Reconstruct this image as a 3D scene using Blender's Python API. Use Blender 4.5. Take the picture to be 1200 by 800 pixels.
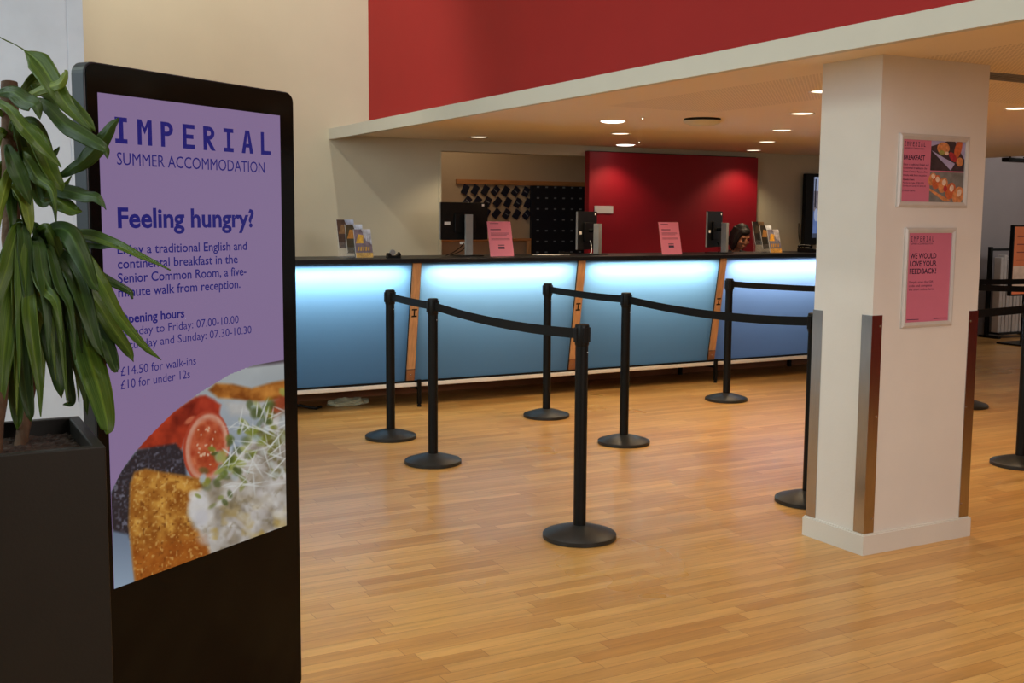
import bpy, bmesh, math, random
from mathutils import Vector, Matrix, noise
PI = math.pi
R = math.radians
for o in list(bpy.data.objects):
    bpy.data.objects.remove(o, do_unlink=True)
S = bpy.context.scene
COL = S.collection
rnd = random.Random(7)

# ------------------------------------------------------------------ camera
CAM = Vector((0.0, 0.0, 1.4823))
FPX = 1313.956
YAW, PITCH, ROLL = 0.4964, 0.1102, 0.0064
FW = Vector((math.sin(YAW)*math.cos(PITCH), math.cos(YAW)*math.cos(PITCH), -math.sin(PITCH)))
r0 = Vector((math.cos(YAW), -math.sin(YAW), 0)); u0 = r0.cross(FW)
RT = math.cos(ROLL)*r0 + math.sin(ROLL)*u0
UP = -math.sin(ROLL)*r0 + math.cos(ROLL)*u0
cam = bpy.data.cameras.new('camera'); camo = bpy.data.objects.new('camera', cam); COL.objects.link(camo)
M = Matrix((RT, UP, -FW)).transposed().to_4x4(); M.translation = CAM
camo.matrix_world = M
cam.sensor_width = 36; cam.lens = 36*FPX/1200; cam.clip_start = 0.02
cam.dof.use_dof = False
S.camera = camo

# ------------------------------------------------------------------ world, lights, exposure
w = bpy.data.worlds.new('world'); S.world = w; w.use_nodes = True
w.node_tree.nodes['Background'].inputs[0].default_value = (1.0, 0.95, 0.87, 1)
w.node_tree.nodes['Background'].inputs[1].default_value = 0.24
S.view_settings.view_transform = 'Standard'; S.view_settings.look = 'None'
S.view_settings.gamma = 1; S.view_settings.exposure = 0.0
S.view_settings.use_curve_mapping = False

def area(name, loc, target, sx, sy, power, color, parent=None):
    l = bpy.data.lights.new(name, 'AREA'); l.shape = 'RECTANGLE'; l.size = sx; l.size_y = sy
    l.energy = power; l.color = color
    o = bpy.data.objects.new(name, l); COL.objects.link(o); o.location = loc
    d = Vector(target) - Vector(loc)
    o.rotation_euler = d.to_track_quat('-Z', 'Y').to_euler()
    if parent: o.parent = parent
    return o
def spot(name, loc, target, power, color, angle, blend, size, parent=None):
    l = bpy.data.lights.new(name, 'SPOT'); l.energy = power; l.color = color
    l.spot_size = R(angle); l.spot_blend = blend; l.shadow_soft_size = size
    o = bpy.data.objects.new(name, l); COL.objects.link(o); o.location = loc
    d = Vector(target) - Vector(loc)
    o.rotation_euler = d.to_track_quat('-Z', 'Y').to_euler()
    if parent: o.parent = parent
    return o
# daylight from the tall windows on the left, unseen lamps added high in the hall to light the floor
area('window_daylight', (-4.5, 4.5, 4.9), (3.7, 5.0, 1.9), 6.0, 1.3, 135, (0.86, 0.99, 0.84))
area('window_daylight', (-3.6, 3.0, 2.6), (0.2, 7.5, 2.2), 2.0, 2.4, 115, (0.74, 0.91, 1.0))  # second unseen lamp, added to brighten the left wall
for hx, hy in ((0.9, 0.6), (1.6, 3.0), (1.5, 5.6)):
    spot('hall_floor_fill', (hx, hy, 5.8), (hx+0.1, hy, 0), 145, (1.0, 0.96, 0.88), 78, 0.7, 0.12)
# unseen lamps added to brighten the pillar front and the red wall
area('pillar_fill', (2.6, -2.6, 2.5), (4.2, 3.5, 1.0), 3.0, 0.8, 150, (1.0, 0.93, 0.91))
spot('red_wall_fill', (7.0, 1.5, 2.12), (7.2, 0.35, 0.6), 22, (1.0, 0.85, 0.7), 110, 0.6, 0.05)
spot('hall_spot', (2.88, 7.2, 5.4), (2.4, 9.3, 1.6), 150, (1.0, 0.93, 0.79), 75, 0.6, 0.03)
spot('hall_spot', (0.5, 8.05, 5.1), (3.45, 9.3, 1.6), 205, (1.0, 0.94, 0.80), 65, 0.7, 0.04)
WARM = (1.0, 0.76, 0.48)
DL_POWER = 42

# ------------------------------------------------------------------ materials
MATS = {}
def mat(name, color, rough=0.5, metal=0.0, spec=0.5, var=0.0, vscale=8.0, bump=0.0, bscale=60.0,
        emit=None, estr=0.0, stretch=None, coat=0.0):
    m = bpy.data.materials.new(name); m.use_nodes = True
    nt = m.node_tree; b = nt.nodes['Principled BSDF']
    b.inputs['Base Color'].default_value = (*color, 1)
    b.inputs['Roughness'].default_value = rough
    b.inputs['Metallic'].default_value = metal
    b.inputs['Specular IOR Level'].default_value = spec
    if coat: b.inputs['Coat Weight'].default_value = coat; b.inputs['Coat Roughness'].default_value = 0.1
    tc = None
    if var or bump:
        tc = nt.nodes.new('ShaderNodeTexCoord'); src = tc.outputs['Object']
        if stretch:
            mp = nt.nodes.new('ShaderNodeMapping'); mp.inputs['Scale'].default_value = stretch
            nt.links.new(src, mp.inputs[0]); src = mp.outputs[0]
    if var:
        n = nt.nodes.new('ShaderNodeTexNoise'); n.inputs['Scale'].default_value = vscale; n.inputs['Detail'].default_value = 5
        nt.links.new(src, n.inputs['Vector'])
        cr = nt.nodes.new('ShaderNodeValToRGB')
        cr.color_ramp.elements[0].position = 0.3; cr.color_ramp.elements[1].position = 0.7
        cr.color_ramp.elements[0].color = (*[max(0, c*(1-var)) for c in color], 1)
        cr.color_ramp.elements[1].color = (*[min(1, c*(1+var)) for c in color], 1)
        nt.links.new(n.outputs['Fac'], cr.inputs[0]); nt.links.new(cr.outputs[0], b.inputs['Base Color'])
        if emit is not None and estr:
            cr2 = nt.nodes.new('ShaderNodeValToRGB')
            cr2.color_ramp.elements[0].position = 0.3; cr2.color_ramp.elements[1].position = 0.7
            cr2.color_ramp.elements[0].color = (*[max(0, c*(1-var)) for c in emit], 1)
            cr2.color_ramp.elements[1].color = (*[min(1, c*(1+var)) for c in emit], 1)
            nt.links.new(n.outputs['Fac'], cr2.inputs[0]); nt.links.new(cr2.outputs[0], b.inputs['Emission Color'])
    if bump:
        n2 = nt.nodes.new('ShaderNodeTexNoise'); n2.inputs['Scale'].default_value = bscale; n2.inputs['Detail'].default_value = 4
        nt.links.new(src, n2.inputs['Vector'])
        bp = nt.nodes.new('ShaderNodeBump'); bp.inputs['Strength'].default_value = bump; bp.inputs['Distance'].default_value = 0.01
        nt.links.new(n2.outputs['Fac'], bp.inputs['Height']); nt.links.new(bp.outputs[0], b.inputs['Normal'])
    if emit is not None:
        if not (var and estr): b.inputs['Emission Color'].default_value = (*emit, 1)
        b.inputs['Emission Strength'].default_value = estr
    MATS[name] = m
    return m
def s2l(r, g, b):
    f = lambda c: (c/255/12.92) if c/255 <= 0.04045 else ((c/255+0.055)/1.055)**2.4
    return (f(r), f(g), f(b))

m_cream = mat('cream_paint', (0.65, 0.615, 0.47), 0.7, var=0.02, vscale=3, bump=0.04, bscale=90)
m_white = mat('white_paint', (0.70, 0.68, 0.63), 0.6, var=0.02, vscale=4, bump=0.05, bscale=80)
m_pillar = mat('pillar_paint', (0.74, 0.715, 0.675), 0.55, var=0.02, vscale=5, bump=0.06, bscale=70)
m_cool = mat('cool_white_panel', (0.56, 0.65, 0.76), 0.6, var=0.05, vscale=6, bump=0.04, bscale=60)
m_grey = mat('grey_wall_paint', (0.33, 0.31, 0.32), 0.7, var=0.04, vscale=3)
m_redwall = mat('dark_red_paint', s2l(160, 24, 21), 0.75, var=0.03, vscale=3)
m_redpanel = mat('crimson_panel', s2l(150, 8, 32), 0.55, var=0.03, vscale=3)
m_beige = mat('beige_paint', (0.55, 0.42, 0.29), 0.7, var=0.03, vscale=3)
m_black = mat('black_plastic', (0.005, 0.005, 0.005), 0.42, spec=0.22, var=0.2, vscale=40)
m_blackmetal = mat('black_powder_coat', (0.004, 0.004, 0.0038), 0.42, spec=0.2, var=0.15, vscale=60, bump=0.05, bscale=300)
m_base = mat('dark_grey_rubberised_base', (0.018, 0.0175, 0.016), 0.42, spec=0.35, var=0.15, vscale=30, bump=0.08, bscale=250)
m_belt = mat('black_woven_belt', (0.006, 0.0065, 0.007), 0.7, spec=0.2, var=0.2, vscale=150)
m_worktop = mat('black_worktop', (0.006, 0.007, 0.010), 0.4, spec=0.25, var=0.2, vscale=30)
m_wood = mat('oak_strip', s2l(194, 146, 102), 0.45, var=0.18, vscale=9, stretch=(6, 6, 0.6))
m_woodrail = mat('oak_rail', s2l(190, 130, 80), 0.5, var=0.15, vscale=9, stretch=(0.6, 6, 6))
m_steel = mat('brushed_steel', (0.50, 0.485, 0.47), 0.22, metal=1.0, var=0.08, vscale=30, stretch=(8, 8, 0.3))
m_silver = mat('silver_frame', (0.60, 0.585, 0.565), 0.38, metal=0.2, var=0.03, vscale=20)
m_railw = mat('white_metal_rail', (0.8, 0.76, 0.7), 0.35)
m_greyplastic = mat('grey_plastic', (0.26, 0.26, 0.26), 0.45, var=0.06, vscale=20)
m_darkgrey = mat('dark_slate_metal', (0.018, 0.022, 0.027), 0.4, metal=0.3, var=0.08, vscale=20)
m_glass_blk = mat('black_glass', (0.004, 0.0035, 0.003), 0.10, spec=0.15)
m_navy = mat('navy_card', s2l(18, 22, 48), 0.5, var=0.15, vscale=25)
m_navyboard = mat('dark_navy_board', s2l(12, 15, 30), 0.6, var=0.1, vscale=15)
m_label = mat('pale_label', s2l(125, 130, 138), 0.6)
m_paperw = mat('white_paper', (0.75, 0.73, 0.7), 0.7)
m_pink = mat('pink_paper', s2l(204, 114, 140), 0.45, var=0.02, vscale=12)
m_ink = mat('dark_ink', s2l(48, 26, 60), 0.6)
m_soil = mat('bark_soil', (0.035, 0.02, 0.013), 0.9, var=0.5, vscale=60, bump=0.8, bscale=60)
m_planter = mat('dark_bronze_planter', (0.014, 0.012, 0.009), 0.48, spec=0.35, metal=0.25, var=0.06, vscale=10, bump=0.03, bscale=200)
m_trunk = mat('cane_bark', s2l(82, 58, 36), 0.8, var=0.35, vscale=25, bump=0.5, bscale=60)

# leaf material with pale midrib streaks
def leaf_mat(name, c1, c2):
    m = bpy.data.materials.new(name); m.use_nodes = True; nt = m.node_tree; b = nt.nodes['Principled BSDF']
    uv = nt.nodes.new('ShaderNodeUVMap')
    mp = nt.nodes.new('ShaderNodeMapping'); mp.inputs['Scale'].default_value = (26, 1.2, 1)
    n = nt.nodes.new('ShaderNodeTexNoise'); n.inputs['Scale'].default_value = 1.0; n.inputs['Detail'].default_value = 3
    nt.links.new(uv.outputs[0], mp.inputs[0]); nt.links.new(mp.outputs[0], n.inputs['Vector'])
    cr = nt.nodes.new('ShaderNodeValToRGB'); cr.color_ramp.elements[0].position = 0.35; cr.color_ramp.elements[1].position = 0.68
    cr.color_ramp.elements[0].color = (*c1, 1); cr.color_ramp.elements[1].color = (*c2, 1)
    sp = nt.nodes.new('ShaderNodeSeparateXYZ'); nt.links.new(uv.outputs[0], sp.inputs[0])
    d1 = nt.nodes.new('ShaderNodeMath'); d1.operation = 'SUBTRACT'; d1.inputs[1].default_value = 0.5; nt.links.new(sp.outputs['X'], d1.inputs[0])
    d2 = nt.nodes.new('ShaderNodeMath'); d2.operation = 'ABSOLUTE'; nt.links.new(d1.outputs[0], d2.inputs[0])
    d3 = nt.nodes.new('ShaderNodeMapRange'); d3.inputs[1].default_value = 0.02; d3.inputs[2].default_value = 0.07; d3.inputs[3].default_value = 0.55; d3.inputs[4].default_value = 0.0
    nt.links.new(d2.outputs[0], d3.inputs[0])
    mxc = nt.nodes.new('ShaderNodeMix'); mxc.data_type = 'RGBA'; mxc.inputs['B'].default_value = (c2[0]*1.6, c2[1]*1.5, c2[2]*1.5, 1)
    nt.links.new(d3.outputs[0], mxc.inputs['Factor'])
    nt.links.new(n.outputs['Fac'], cr.inputs[0]); nt.links.new(cr.outputs[0], mxc.inputs['A']); nt.links.new(mxc.outputs['Result'], b.inputs['Base Color'])
    b.inputs['Roughness'].default_value = 0.36
    b.inputs['Specular IOR Level'].default_value = 0.3
    tr = nt.nodes.new('ShaderNodeBsdfTranslucent'); tr.inputs[0].default_value = (c2[0]*1.4, c2[1]*1.5, c2[2]*0.8, 1)
    mx = nt.nodes.new('ShaderNodeMixShader'); mx.inputs[0].default_value = 0.22
    nt.links.new(b.outputs[0], mx.inputs[1]); nt.links.new(tr.outputs[0], mx.inputs[2])
    nt.links.new(mx.outputs[0], nt.nodes['Material Output'].inputs[0])
    bp = nt.nodes.new('ShaderNodeBump'); bp.inputs['Strength'].default_value = 0.25; bp.inputs['Distance'].default_value = 0.004
    nt.links.new(n.outputs['Fac'], bp.inputs['Height']); nt.links.new(bp.outputs[0], b.inputs['Normal'])
    return m
m_leaf = [leaf_mat('leaf_green', s2l(52, 78, 20), s2l(90, 116, 36)),
          leaf_mat('leaf_dark_green', s2l(36, 60, 24), s2l(64, 92, 38)),
          leaf_mat('leaf_light_green', s2l(82, 104, 26), s2l(128, 148, 62))]

# floor boards
def floor_mat():
    m = bpy.data.materials.new('oak_strip_floor'); m.use_nodes = True; nt = m.node_tree; b = nt.nodes['Principled BSDF']
    tc = nt.nodes.new('ShaderNodeTexCoord')
    br = nt.nodes.new('ShaderNodeTexBrick')
    br.offset = 0.37; br.offset_frequency = 2
    br.inputs['Scale'].default_value = 1.0
    br.inputs['Brick Width'].default_value = 0.62; br.inputs['Row Height'].default_value = 0.068
    br.inputs['Mortar Size'].default_value = 0.0009; br.inputs['Mortar Smooth'].default_value = 0.3
    br.inputs['Bias'].default_value = 0.0
    br.inputs['Color1'].default_value = (*s2l(215, 169, 100), 1)
    br.inputs['Color2'].default_value = (*s2l(191, 140, 76), 1)
    br.inputs['Mortar'].default_value = (*s2l(140, 88, 45), 1)
    # jitter each row along its length
    sep = nt.nodes.new('ShaderNodeSeparateXYZ'); nt.links.new(tc.outputs['Object'], sep.inputs[0])
    dv = nt.nodes.new('ShaderNodeMath'); dv.operation = 'DIVIDE'; dv.inputs[1].default_value = 0.068; nt.links.new(sep.outputs['Y'], dv.inputs[0])
    fl = nt.nodes.new('ShaderNodeMath'); fl.operation = 'FLOOR'; nt.links.new(dv.outputs[0], fl.inputs[0])
    wn = nt.nodes.new('ShaderNodeTexWhiteNoise'); wn.noise_dimensions = '1D'; nt.links.new(fl.outputs[0], wn.inputs['W'])
    ad = nt.nodes.new('ShaderNodeMath'); ad.operation = 'ADD'; nt.links.new(sep.outputs['X'], ad.inputs[0]); nt.links.new(wn.outputs['Value'], ad.inputs[1])
    cb = nt.nodes.new('ShaderNodeCombineXYZ'); nt.links.new(ad.outputs[0], cb.inputs['X']); nt.links.new(sep.outputs['Y'], cb.inputs['Y'])
    nt.links.new(cb.outputs[0], br.inputs['Vector'])
    mp = nt.nodes.new('ShaderNodeMapping'); mp.inputs['Scale'].default_value = (2.2, 38, 1)
    nt.links.new(cb.outputs[0], mp.inputs[0])
    n = nt.nodes.new('ShaderNodeTexNoise'); n.inputs['Scale'].default_value = 1; n.inputs['Detail'].default_value = 6; n.inputs['Roughness'].default_value = 0.65
    nt.links.new(mp.outputs[0], n.inputs['Vector'])
    mr = nt.nodes.new('ShaderNodeMapRange'); mr.inputs[1].default_value = 0.3; mr.inputs[2].default_value = 0.7
    mr.inputs[3].default_value = 0.80; mr.inputs[4].default_value = 1.14
    nt.links.new(n.outputs['Fac'], mr.inputs[0])
    n2 = nt.nodes.new('ShaderNodeTexNoise'); n2.inputs['Scale'].default_value = 0.9; n2.inputs['Detail'].default_value = 3
    nt.links.new(tc.outputs['Object'], n2.inputs['Vector'])
    mr2 = nt.nodes.new('ShaderNodeMapRange'); mr2.inputs[1].default_value = 0.3; mr2.inputs[2].default_value = 0.7
    mr2.inputs[3].default_value = 0.93; mr2.inputs[4].default_value = 1.07
    nt.links.new(n2.outputs['Fac'], mr2.inputs[0])
    mu = nt.nodes.new('ShaderNodeMath'); mu.operation = 'MULTIPLY'; nt.links.new(mr.outputs[0], mu.inputs[0]); nt.links.new(mr2.outputs[0], mu.inputs[1])
    vm = nt.nodes.new('ShaderNodeVectorMath'); vm.operation = 'SCALE'
    nt.links.new(br.outputs['Color'], vm.inputs[0]); nt.links.new(mu.outputs[0], vm.inputs['Scale'])
    nt.links.new(vm.outputs[0], b.inputs['Base Color'])
    b.inputs['Roughness'].default_value = 0.30
    b.inputs['Specular IOR Level'].default_value = 0.42
    mr3 = nt.nodes.new('ShaderNodeMapRange'); mr3.inputs[3].default_value = 0.22; mr3.inputs[4].default_value = 0.38
    nt.links.new(n2.outputs['Fac'], mr3.inputs[0]); nt.links.new(mr3.outputs[0], b.inputs['Roughness'])
    bp = nt.nodes.new('ShaderNodeBump'); bp.inputs['Strength'].default_value = 0.10; bp.inputs['Distance'].default_value = 0.002
    nt.links.new(n.outputs['Fac'], bp.inputs['Height']); nt.links.new(bp.outputs[0], b.inputs['Normal'])
    return m
m_floor = floor_mat()

# perforated timber-tone ceiling
def ceiling_mat():
    m = bpy.data.materials.new('perforated_tan_ceiling'); m.use_nodes = True; nt = m.node_tree; b = nt.nodes['Principled BSDF']
    tc = nt.nodes.new('ShaderNodeTexCoord')
    sep = nt.nodes.new('ShaderNodeSeparateXYZ'); nt.links.new(tc.outputs['Object'], sep.inputs[0])
    def cell(sock, size):
        d = nt.nodes.new('ShaderNodeMath'); d.operation = 'DIVIDE'; d.inputs[1].default_value = size; nt.links.new(sock, d.inputs[0])
        f = nt.nodes.new('ShaderNodeMath'); f.operation = 'FRACT'; nt.links.new(d.outputs[0], f.inputs[0])
        s = nt.nodes.new('ShaderNodeMath'); s.operation = 'SUBTRACT'; s.inputs[1].default_value = 0.5; nt.links.new(f.outputs[0], s.inputs[0])
        q = nt.nodes.new('ShaderNodeMath'); q.operation = 'POWER'; q.inputs[1].default_value = 2; nt.links.new(s.outputs[0], q.inputs[0])
        return q.outputs[0]
    a = nt.nodes.new('ShaderNodeMath'); a.operation = 'ADD'
    nt.links.new(cell(sep.outputs['X'], 0.024), a.inputs[0]); nt.links.new(cell(sep.outputs['Y'], 0.024), a.inputs[1])
    lt = nt.nodes.new('ShaderNodeMath'); lt.operation = 'LESS_THAN'; lt.inputs[1].default_value = 0.07; nt.links.new(a.outputs[0], lt.inputs[0])
    def step(sock, op, v):
        g = nt.nodes.new('ShaderNodeMath'); g.operation = op; g.inputs[1].default_value = v; nt.links.new(sock, g.inputs[0]); return g.outputs[0]
    def comb(op, p, q):
        g = nt.nodes.new('ShaderNodeMath'); g.operation = op; nt.links.new(p, g.inputs[0]); nt.links.new(q, g.inputs[1]); return g
    X_, Y_ = sep.outputs['X'], sep.outputs['Y']
    band1 = comb('MULTIPLY', step(X_, 'GREATER_THAN', 3.92), step(X_, 'LESS_THAN', 4.74)).outputs[0]
    band1 = comb('MULTIPLY', band1, step(Y_, 'LESS_THAN', 6.0)).outputs[0]
    band2 = comb('MULTIPLY', step(X_, 'GREATER_THAN', 4.95), step(Y_, 'LESS_THAN', 4.6)).outputs[0]
    gt = comb('MAXIMUM', band1, band2)
    mu = nt.nodes.new('ShaderNodeMath'); mu.operation = 'MULTIPLY'; nt.links.new(lt.outputs[0], mu.inputs[0]); nt.links.new(gt.outputs[0], mu.inputs[1])
    mx = nt.nodes.new('ShaderNodeMix'); mx.data_type = 'RGBA'
    mx.inputs['A'].default_value = (0.87, 0.74, 0.55, 1); mx.inputs['B'].default_value = (0.50, 0.41, 0.29, 1)
    nt.links.new(mu.outputs[0], mx.inputs['Factor']); nt.links.new(mx.outputs['Result'], b.inputs['Base Color'])
    b.inputs['Roughness'].default_value = 0.6
    return m
m_ceil = ceiling_mat()

# translucent light-box panel of the counter
def panel_mat(name, tint):
    m = bpy.data.materials.new(name); m.use_nodes = True; nt = m.node_tree; b = nt.nodes['Principled BSDF']
    b.inputs['Base Color'].default_value = (tint[0]*0.13, tint[1]*0.12, tint[2]*0.12, 1); b.inputs['Roughness'].default_value = 0.35
    n = nt.nodes.new('ShaderNodeTexNoise'); n.inputs['Scale'].default_value = 6
    tr = nt.nodes.new('ShaderNodeBsdfTranslucent'); tr.inputs[0].default_value = (*tint, 1)
    mx = nt.nodes.new('ShaderNodeMixShader'); mx.inputs[0].default_value = 0.72
    nt.links.new(b.outputs[0], mx.inputs[1]); nt.links.new(tr.outputs[0], mx.inputs[2])
    nt.links.new(mx.outputs[0], nt.nodes['Material Output'].inputs[0])
    return m
m_panel = [panel_mat('lit_blue_panel', (0.35, 0.66, 0.95)), panel_mat('lit_teal_panel', (0.41, 0.68, 0.86)),
           panel_mat('lit_cyan_panel', (0.41, 0.69, 0.87)), panel_mat('lit_periwinkle_panel', (0.43, 0.60, 0.95))]
m_boxwhite = mat('light_box_grey', (0.09, 0.10, 0.12), 0.8)

def glass_mat():
    m = bpy.data.materials.new('clear_acrylic'); m.use_nodes = True; nt = m.node_tree
    b = nt.nodes['Principled BSDF']; b.inputs['Base Color'].default_value = (0.95, 0.95, 0.95, 1); b.inputs['Roughness'].default_value = 0.05
    t = nt.nodes.new('ShaderNodeBsdfTransparent'); mx = nt.nodes.new('ShaderNodeMixShader'); mx.inputs[0].default_value = 0.045
    nt.links.new(t.outputs[0], mx.inputs[1]); nt.links.new(b.outputs[0], mx.inputs[2])
    nt.links.new(mx.outputs[0], nt.nodes['Material Output'].inputs[0])
    return m
m_acrylic = glass_mat()
m_lamp = mat('lit_lamp_diffuser', (0.9, 0.85, 0.75), 0.5, emit=(1.0, 0.86, 0.64), estr=2.2)
m_lampb = mat('bright_lamp_diffuser', (0.9, 0.88, 0.82), 0.5, emit=(1.0, 0.92, 0.80), estr=6.0)

# ------------------------------------------------------------------ mesh helpers
class MB:
    def __init__(s): s.v = []; s.f = []; s.m = []; s.uv = None
    def add(s, vs, fs, mi=0):
        o = len(s.v); s.v += [tuple(v) for v in vs]
        s.f += [tuple(i+o for i in f) for f in fs]; s.m += [mi]*len(fs)
        return s
    def box(s, x0, x1, y0, y1, z0, z1, mi=0):
        vs = [(x0,y0,z0),(x1,y0,z0),(x1,y1,z0),(x0,y1,z0),(x0,y0,z1),(x1,y0,z1),(x1,y1,z1),(x0,y1,z1)]
        return s.hexa(vs, mi)
    def hexa(s, vs, mi=0):
        return s.add(vs, [(0,3,2,1),(4,5,6,7),(0,1,5,4),(1,2,6,5),(2,3,7,6),(3,0,4,7)], mi)
    def lathe(s, prof, c=(0,0,0), n=32, mi=0):
        vs = []; fs = []
        for (r, z) in prof:
            for k in range(n):
                a = 2*PI*k/n; vs.append((c[0]+r*math.cos(a), c[1]+r*math.sin(a), c[2]+z))
        for i in range(len(prof)-1):
            for k in range(n):
                fs.append((i*n+k, i*n+(k+1)%n, (i+1)*n+(k+1)%n, (i+1)*n+k))
        if prof[0][0] > 1e-5: fs.append(tuple(range(n-1, -1, -1)))
        if prof[-1][0] > 1e-5: fs.append(tuple((len(prof)-1)*n+k for k in range(n)))
        return s.add(vs, fs, mi)
    def tube(s, pts, rad, n=8, mi=0):
        pts = [Vector(p) for p in pts]
        if not isinstance(rad, (list, tuple)): rad = [rad]*len(pts)
        vs = []; fs = []
        for i, p in enumerate(pts):
            t = (pts[min(i+1, len(pts)-1)] - pts[max(i-1, 0)]).normalized()
            a = Vector((0,0,1)) if abs(t.z) < 0.9 else Vector((1,0,0))
            u = t.cross(a).normalized(); v = t.cross(u)
            for k in range(n):
                q = 2*PI*k/n; vs.append(p + rad[i]*(math.cos(q)*u + math.sin(q)*v))
        for i in range(len(pts)-1):
            for k in range(n): fs.append((i*n+k, i*n+(k+1)%n, (i+1)*n+(k+1)%n, (i+1)*n+k))
        fs.append(tuple(range(n-1,-1,-1))); fs.append(tuple((len(pts)-1)*n+k for k in range(n)))
        return s.add(vs, fs, mi)
    def prism(s, poly, h0, h1, plane='xy', mi=0):
        n = len(poly)
        def P(a, b, h): return (a,b,h) if plane == 'xy' else ((a,h,b) if plane == 'xz' else (h,a,b))
        vs = [P(a,b,h0) for a,b in poly] + [P(a,b,h1) for a,b in poly]
        fs = [tuple(range(n-1,-1,-1)), tuple(range(n,2*n))] + [(i,(i+1)%n,n+(i+1)%n,n+i) for i in range(n)]
        return s.add(vs, fs, mi)
    def flat(s, poly, y, mi=0):   # polygon in the local x-z plane
        return s.add([(a, y, b) for a, b in poly], [tuple(range(len(poly)))], mi)
    def ell(s, c, r, n=16, m=10, mi=0, rot=None):
        vs = []; fs = []; c = Vector(c)
        for i in range(m+1):
            th = PI*i/m
            for k in range(n):
                a = 2*PI*k/n
                q = Vector((r[0]*math.sin(th)*math.cos(a), r[1]*math.sin(th)*math.sin(a), r[2]*math.cos(th)))
                if rot is not None: q = rot @ q
                vs.append(c+q)
        for i in range(m):
            for k in range(n): fs.append((i*n+k, (i+1)*n+k, (i+1)*n+(k+1)%n, i*n+(k+1)%n))
        return s.add(vs, fs, mi)
    def build(s, name, mats, parent=None, smooth=False, bevel=0.0, merge=True):
        me = bpy.data.meshes.new(name); me.from_pydata(s.v, [], s.f)
        mats = mats if isinstance(mats, (list, tuple)) else [mats]
        for m in mats: me.materials.append(m)
        for p, i in zip(me.polygons, s.m): p.material_index = i
        bm = bmesh.new(); bm.from_mesh(me)
        if merge: bmesh.ops.remove_doubles(bm, verts=bm.verts, dist=1e-6)
        if smooth != 'flat':
            bmesh.ops.recalc_face_normals(bm, faces=bm.faces)
        bm.to_mesh(me); bm.free()
        if smooth is True:
            for p in me.polygons: p.use_smooth = True
            me.set_sharp_from_angle(angle=R(38))
        me.update()
        o = bpy.data.objects.new(name, me); COL.objects.link(o)
        if parent: o.parent = parent
        if bevel:
            b = o.modifiers.new('bevel', 'BEVEL'); b.width = bevel; b.segments = 2; b.limit_method = 'ANGLE'
        return o
def tag(o, label=None, cat=None, group=None, kind=None):
    if label: o['label'] = label
    if cat: o['category'] = cat
    if group: o['group'] = group
    if kind: o['kind'] = kind
    return o
def empty(name, loc=(0,0,0), rz=0.0):
    o = bpy.data.objects.new(name, None); COL.objects.link(o); o.location = loc; o.rotation_euler = (0,0,rz)
    o.empty_display_size = 0.1
    return o
def copy_tree(o, parent=None):
    c = o.copy(); COL.objects.link(c)
    if parent: c.parent = parent
    for ch in list(o.children): copy_tree(ch, c)
    return c
def ray(px, py):
    return FW + RT*((px-600)/FPX) - UP*((py-400)/FPX)
def at_y(px, py, Y):
    d = ray(px, py); return CAM + d*(Y/d.y)
def at_z(px, py, z):
    d = ray(px, py); return CAM + d*((z-CAM.z)/d.z)
def rrect(x0, x1, z0, z1, r, n=6):
    pts = []
    for cx, cz, a0 in ((x1-r, z1-r, 0), (x0+r, z1-r, 90), (x0+r, z0+r, 180), (x1-r, z0+r, 270)):
        for k in range(n+1):
            a = R(a0+90*k/n); pts.append((cx+r*math.cos(a), cz+r*math.sin(a)))
    return pts

# ------------------------------------------------------------------ lettering
def _text_geo(body, offset=0.0):
    cu = bpy.data.curves.new('t', 'FONT'); cu.body = body; cu.size = 1.0; cu.offset = offset; cu.resolution_u = 3
    o = bpy.data.objects.new('t', cu); COL.objects.link(o)
    dg = bpy.context.evaluated_depsgraph_get(); dg.update()
    me = bpy.data.meshes.new_from_object(o.evaluated_get(dg))
    vs = [tuple(v.co) for v in me.vertices]; fs = [tuple(p.vertices) for p in me.polygons]
    bpy.data.objects.remove(o, do_unlink=True); bpy.data.curves.remove(cu); bpy.data.meshes.remove(me)
    return vs, fs
CAPH = max(v[1] for v in _text_geo('H')[0])
def text_into(mb, body, x, z, width, cap, y=0.0, offset=0.0, mi=0):
    """lay a line of lettering in the local x-z plane: left end x, baseline z"""
    vs, fs = _text_geo(body, offset)
    x0 = min(v[0] for v in vs); x1 = max(v[0] for v in vs)
    sx = width/(x1-x0); sz = cap/CAPH
    mb.add([(x+(v[0]-x0)*sx, y, z+v[1]*sz) for v in vs], fs, mi)
def _ring(cx, cz, rx, rz, t, a0, a1, n=10):
    out = [(cx+rx*math.cos(a0+(a1-a0)*k/n), cz+rz*math.sin(a0+(a1-a0)*k/n)) for k in range(n+1)]
    inn = [(cx+(rx-t)*math.cos(a0+(a1-a0)*k/n), cz+(rz-t)*math.sin(a0+(a1-a0)*k/n)) for k in range(n+1)]
    return [(out[k], out[k+1], inn[k+1], inn[k]) for k in range(n)]
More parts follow.
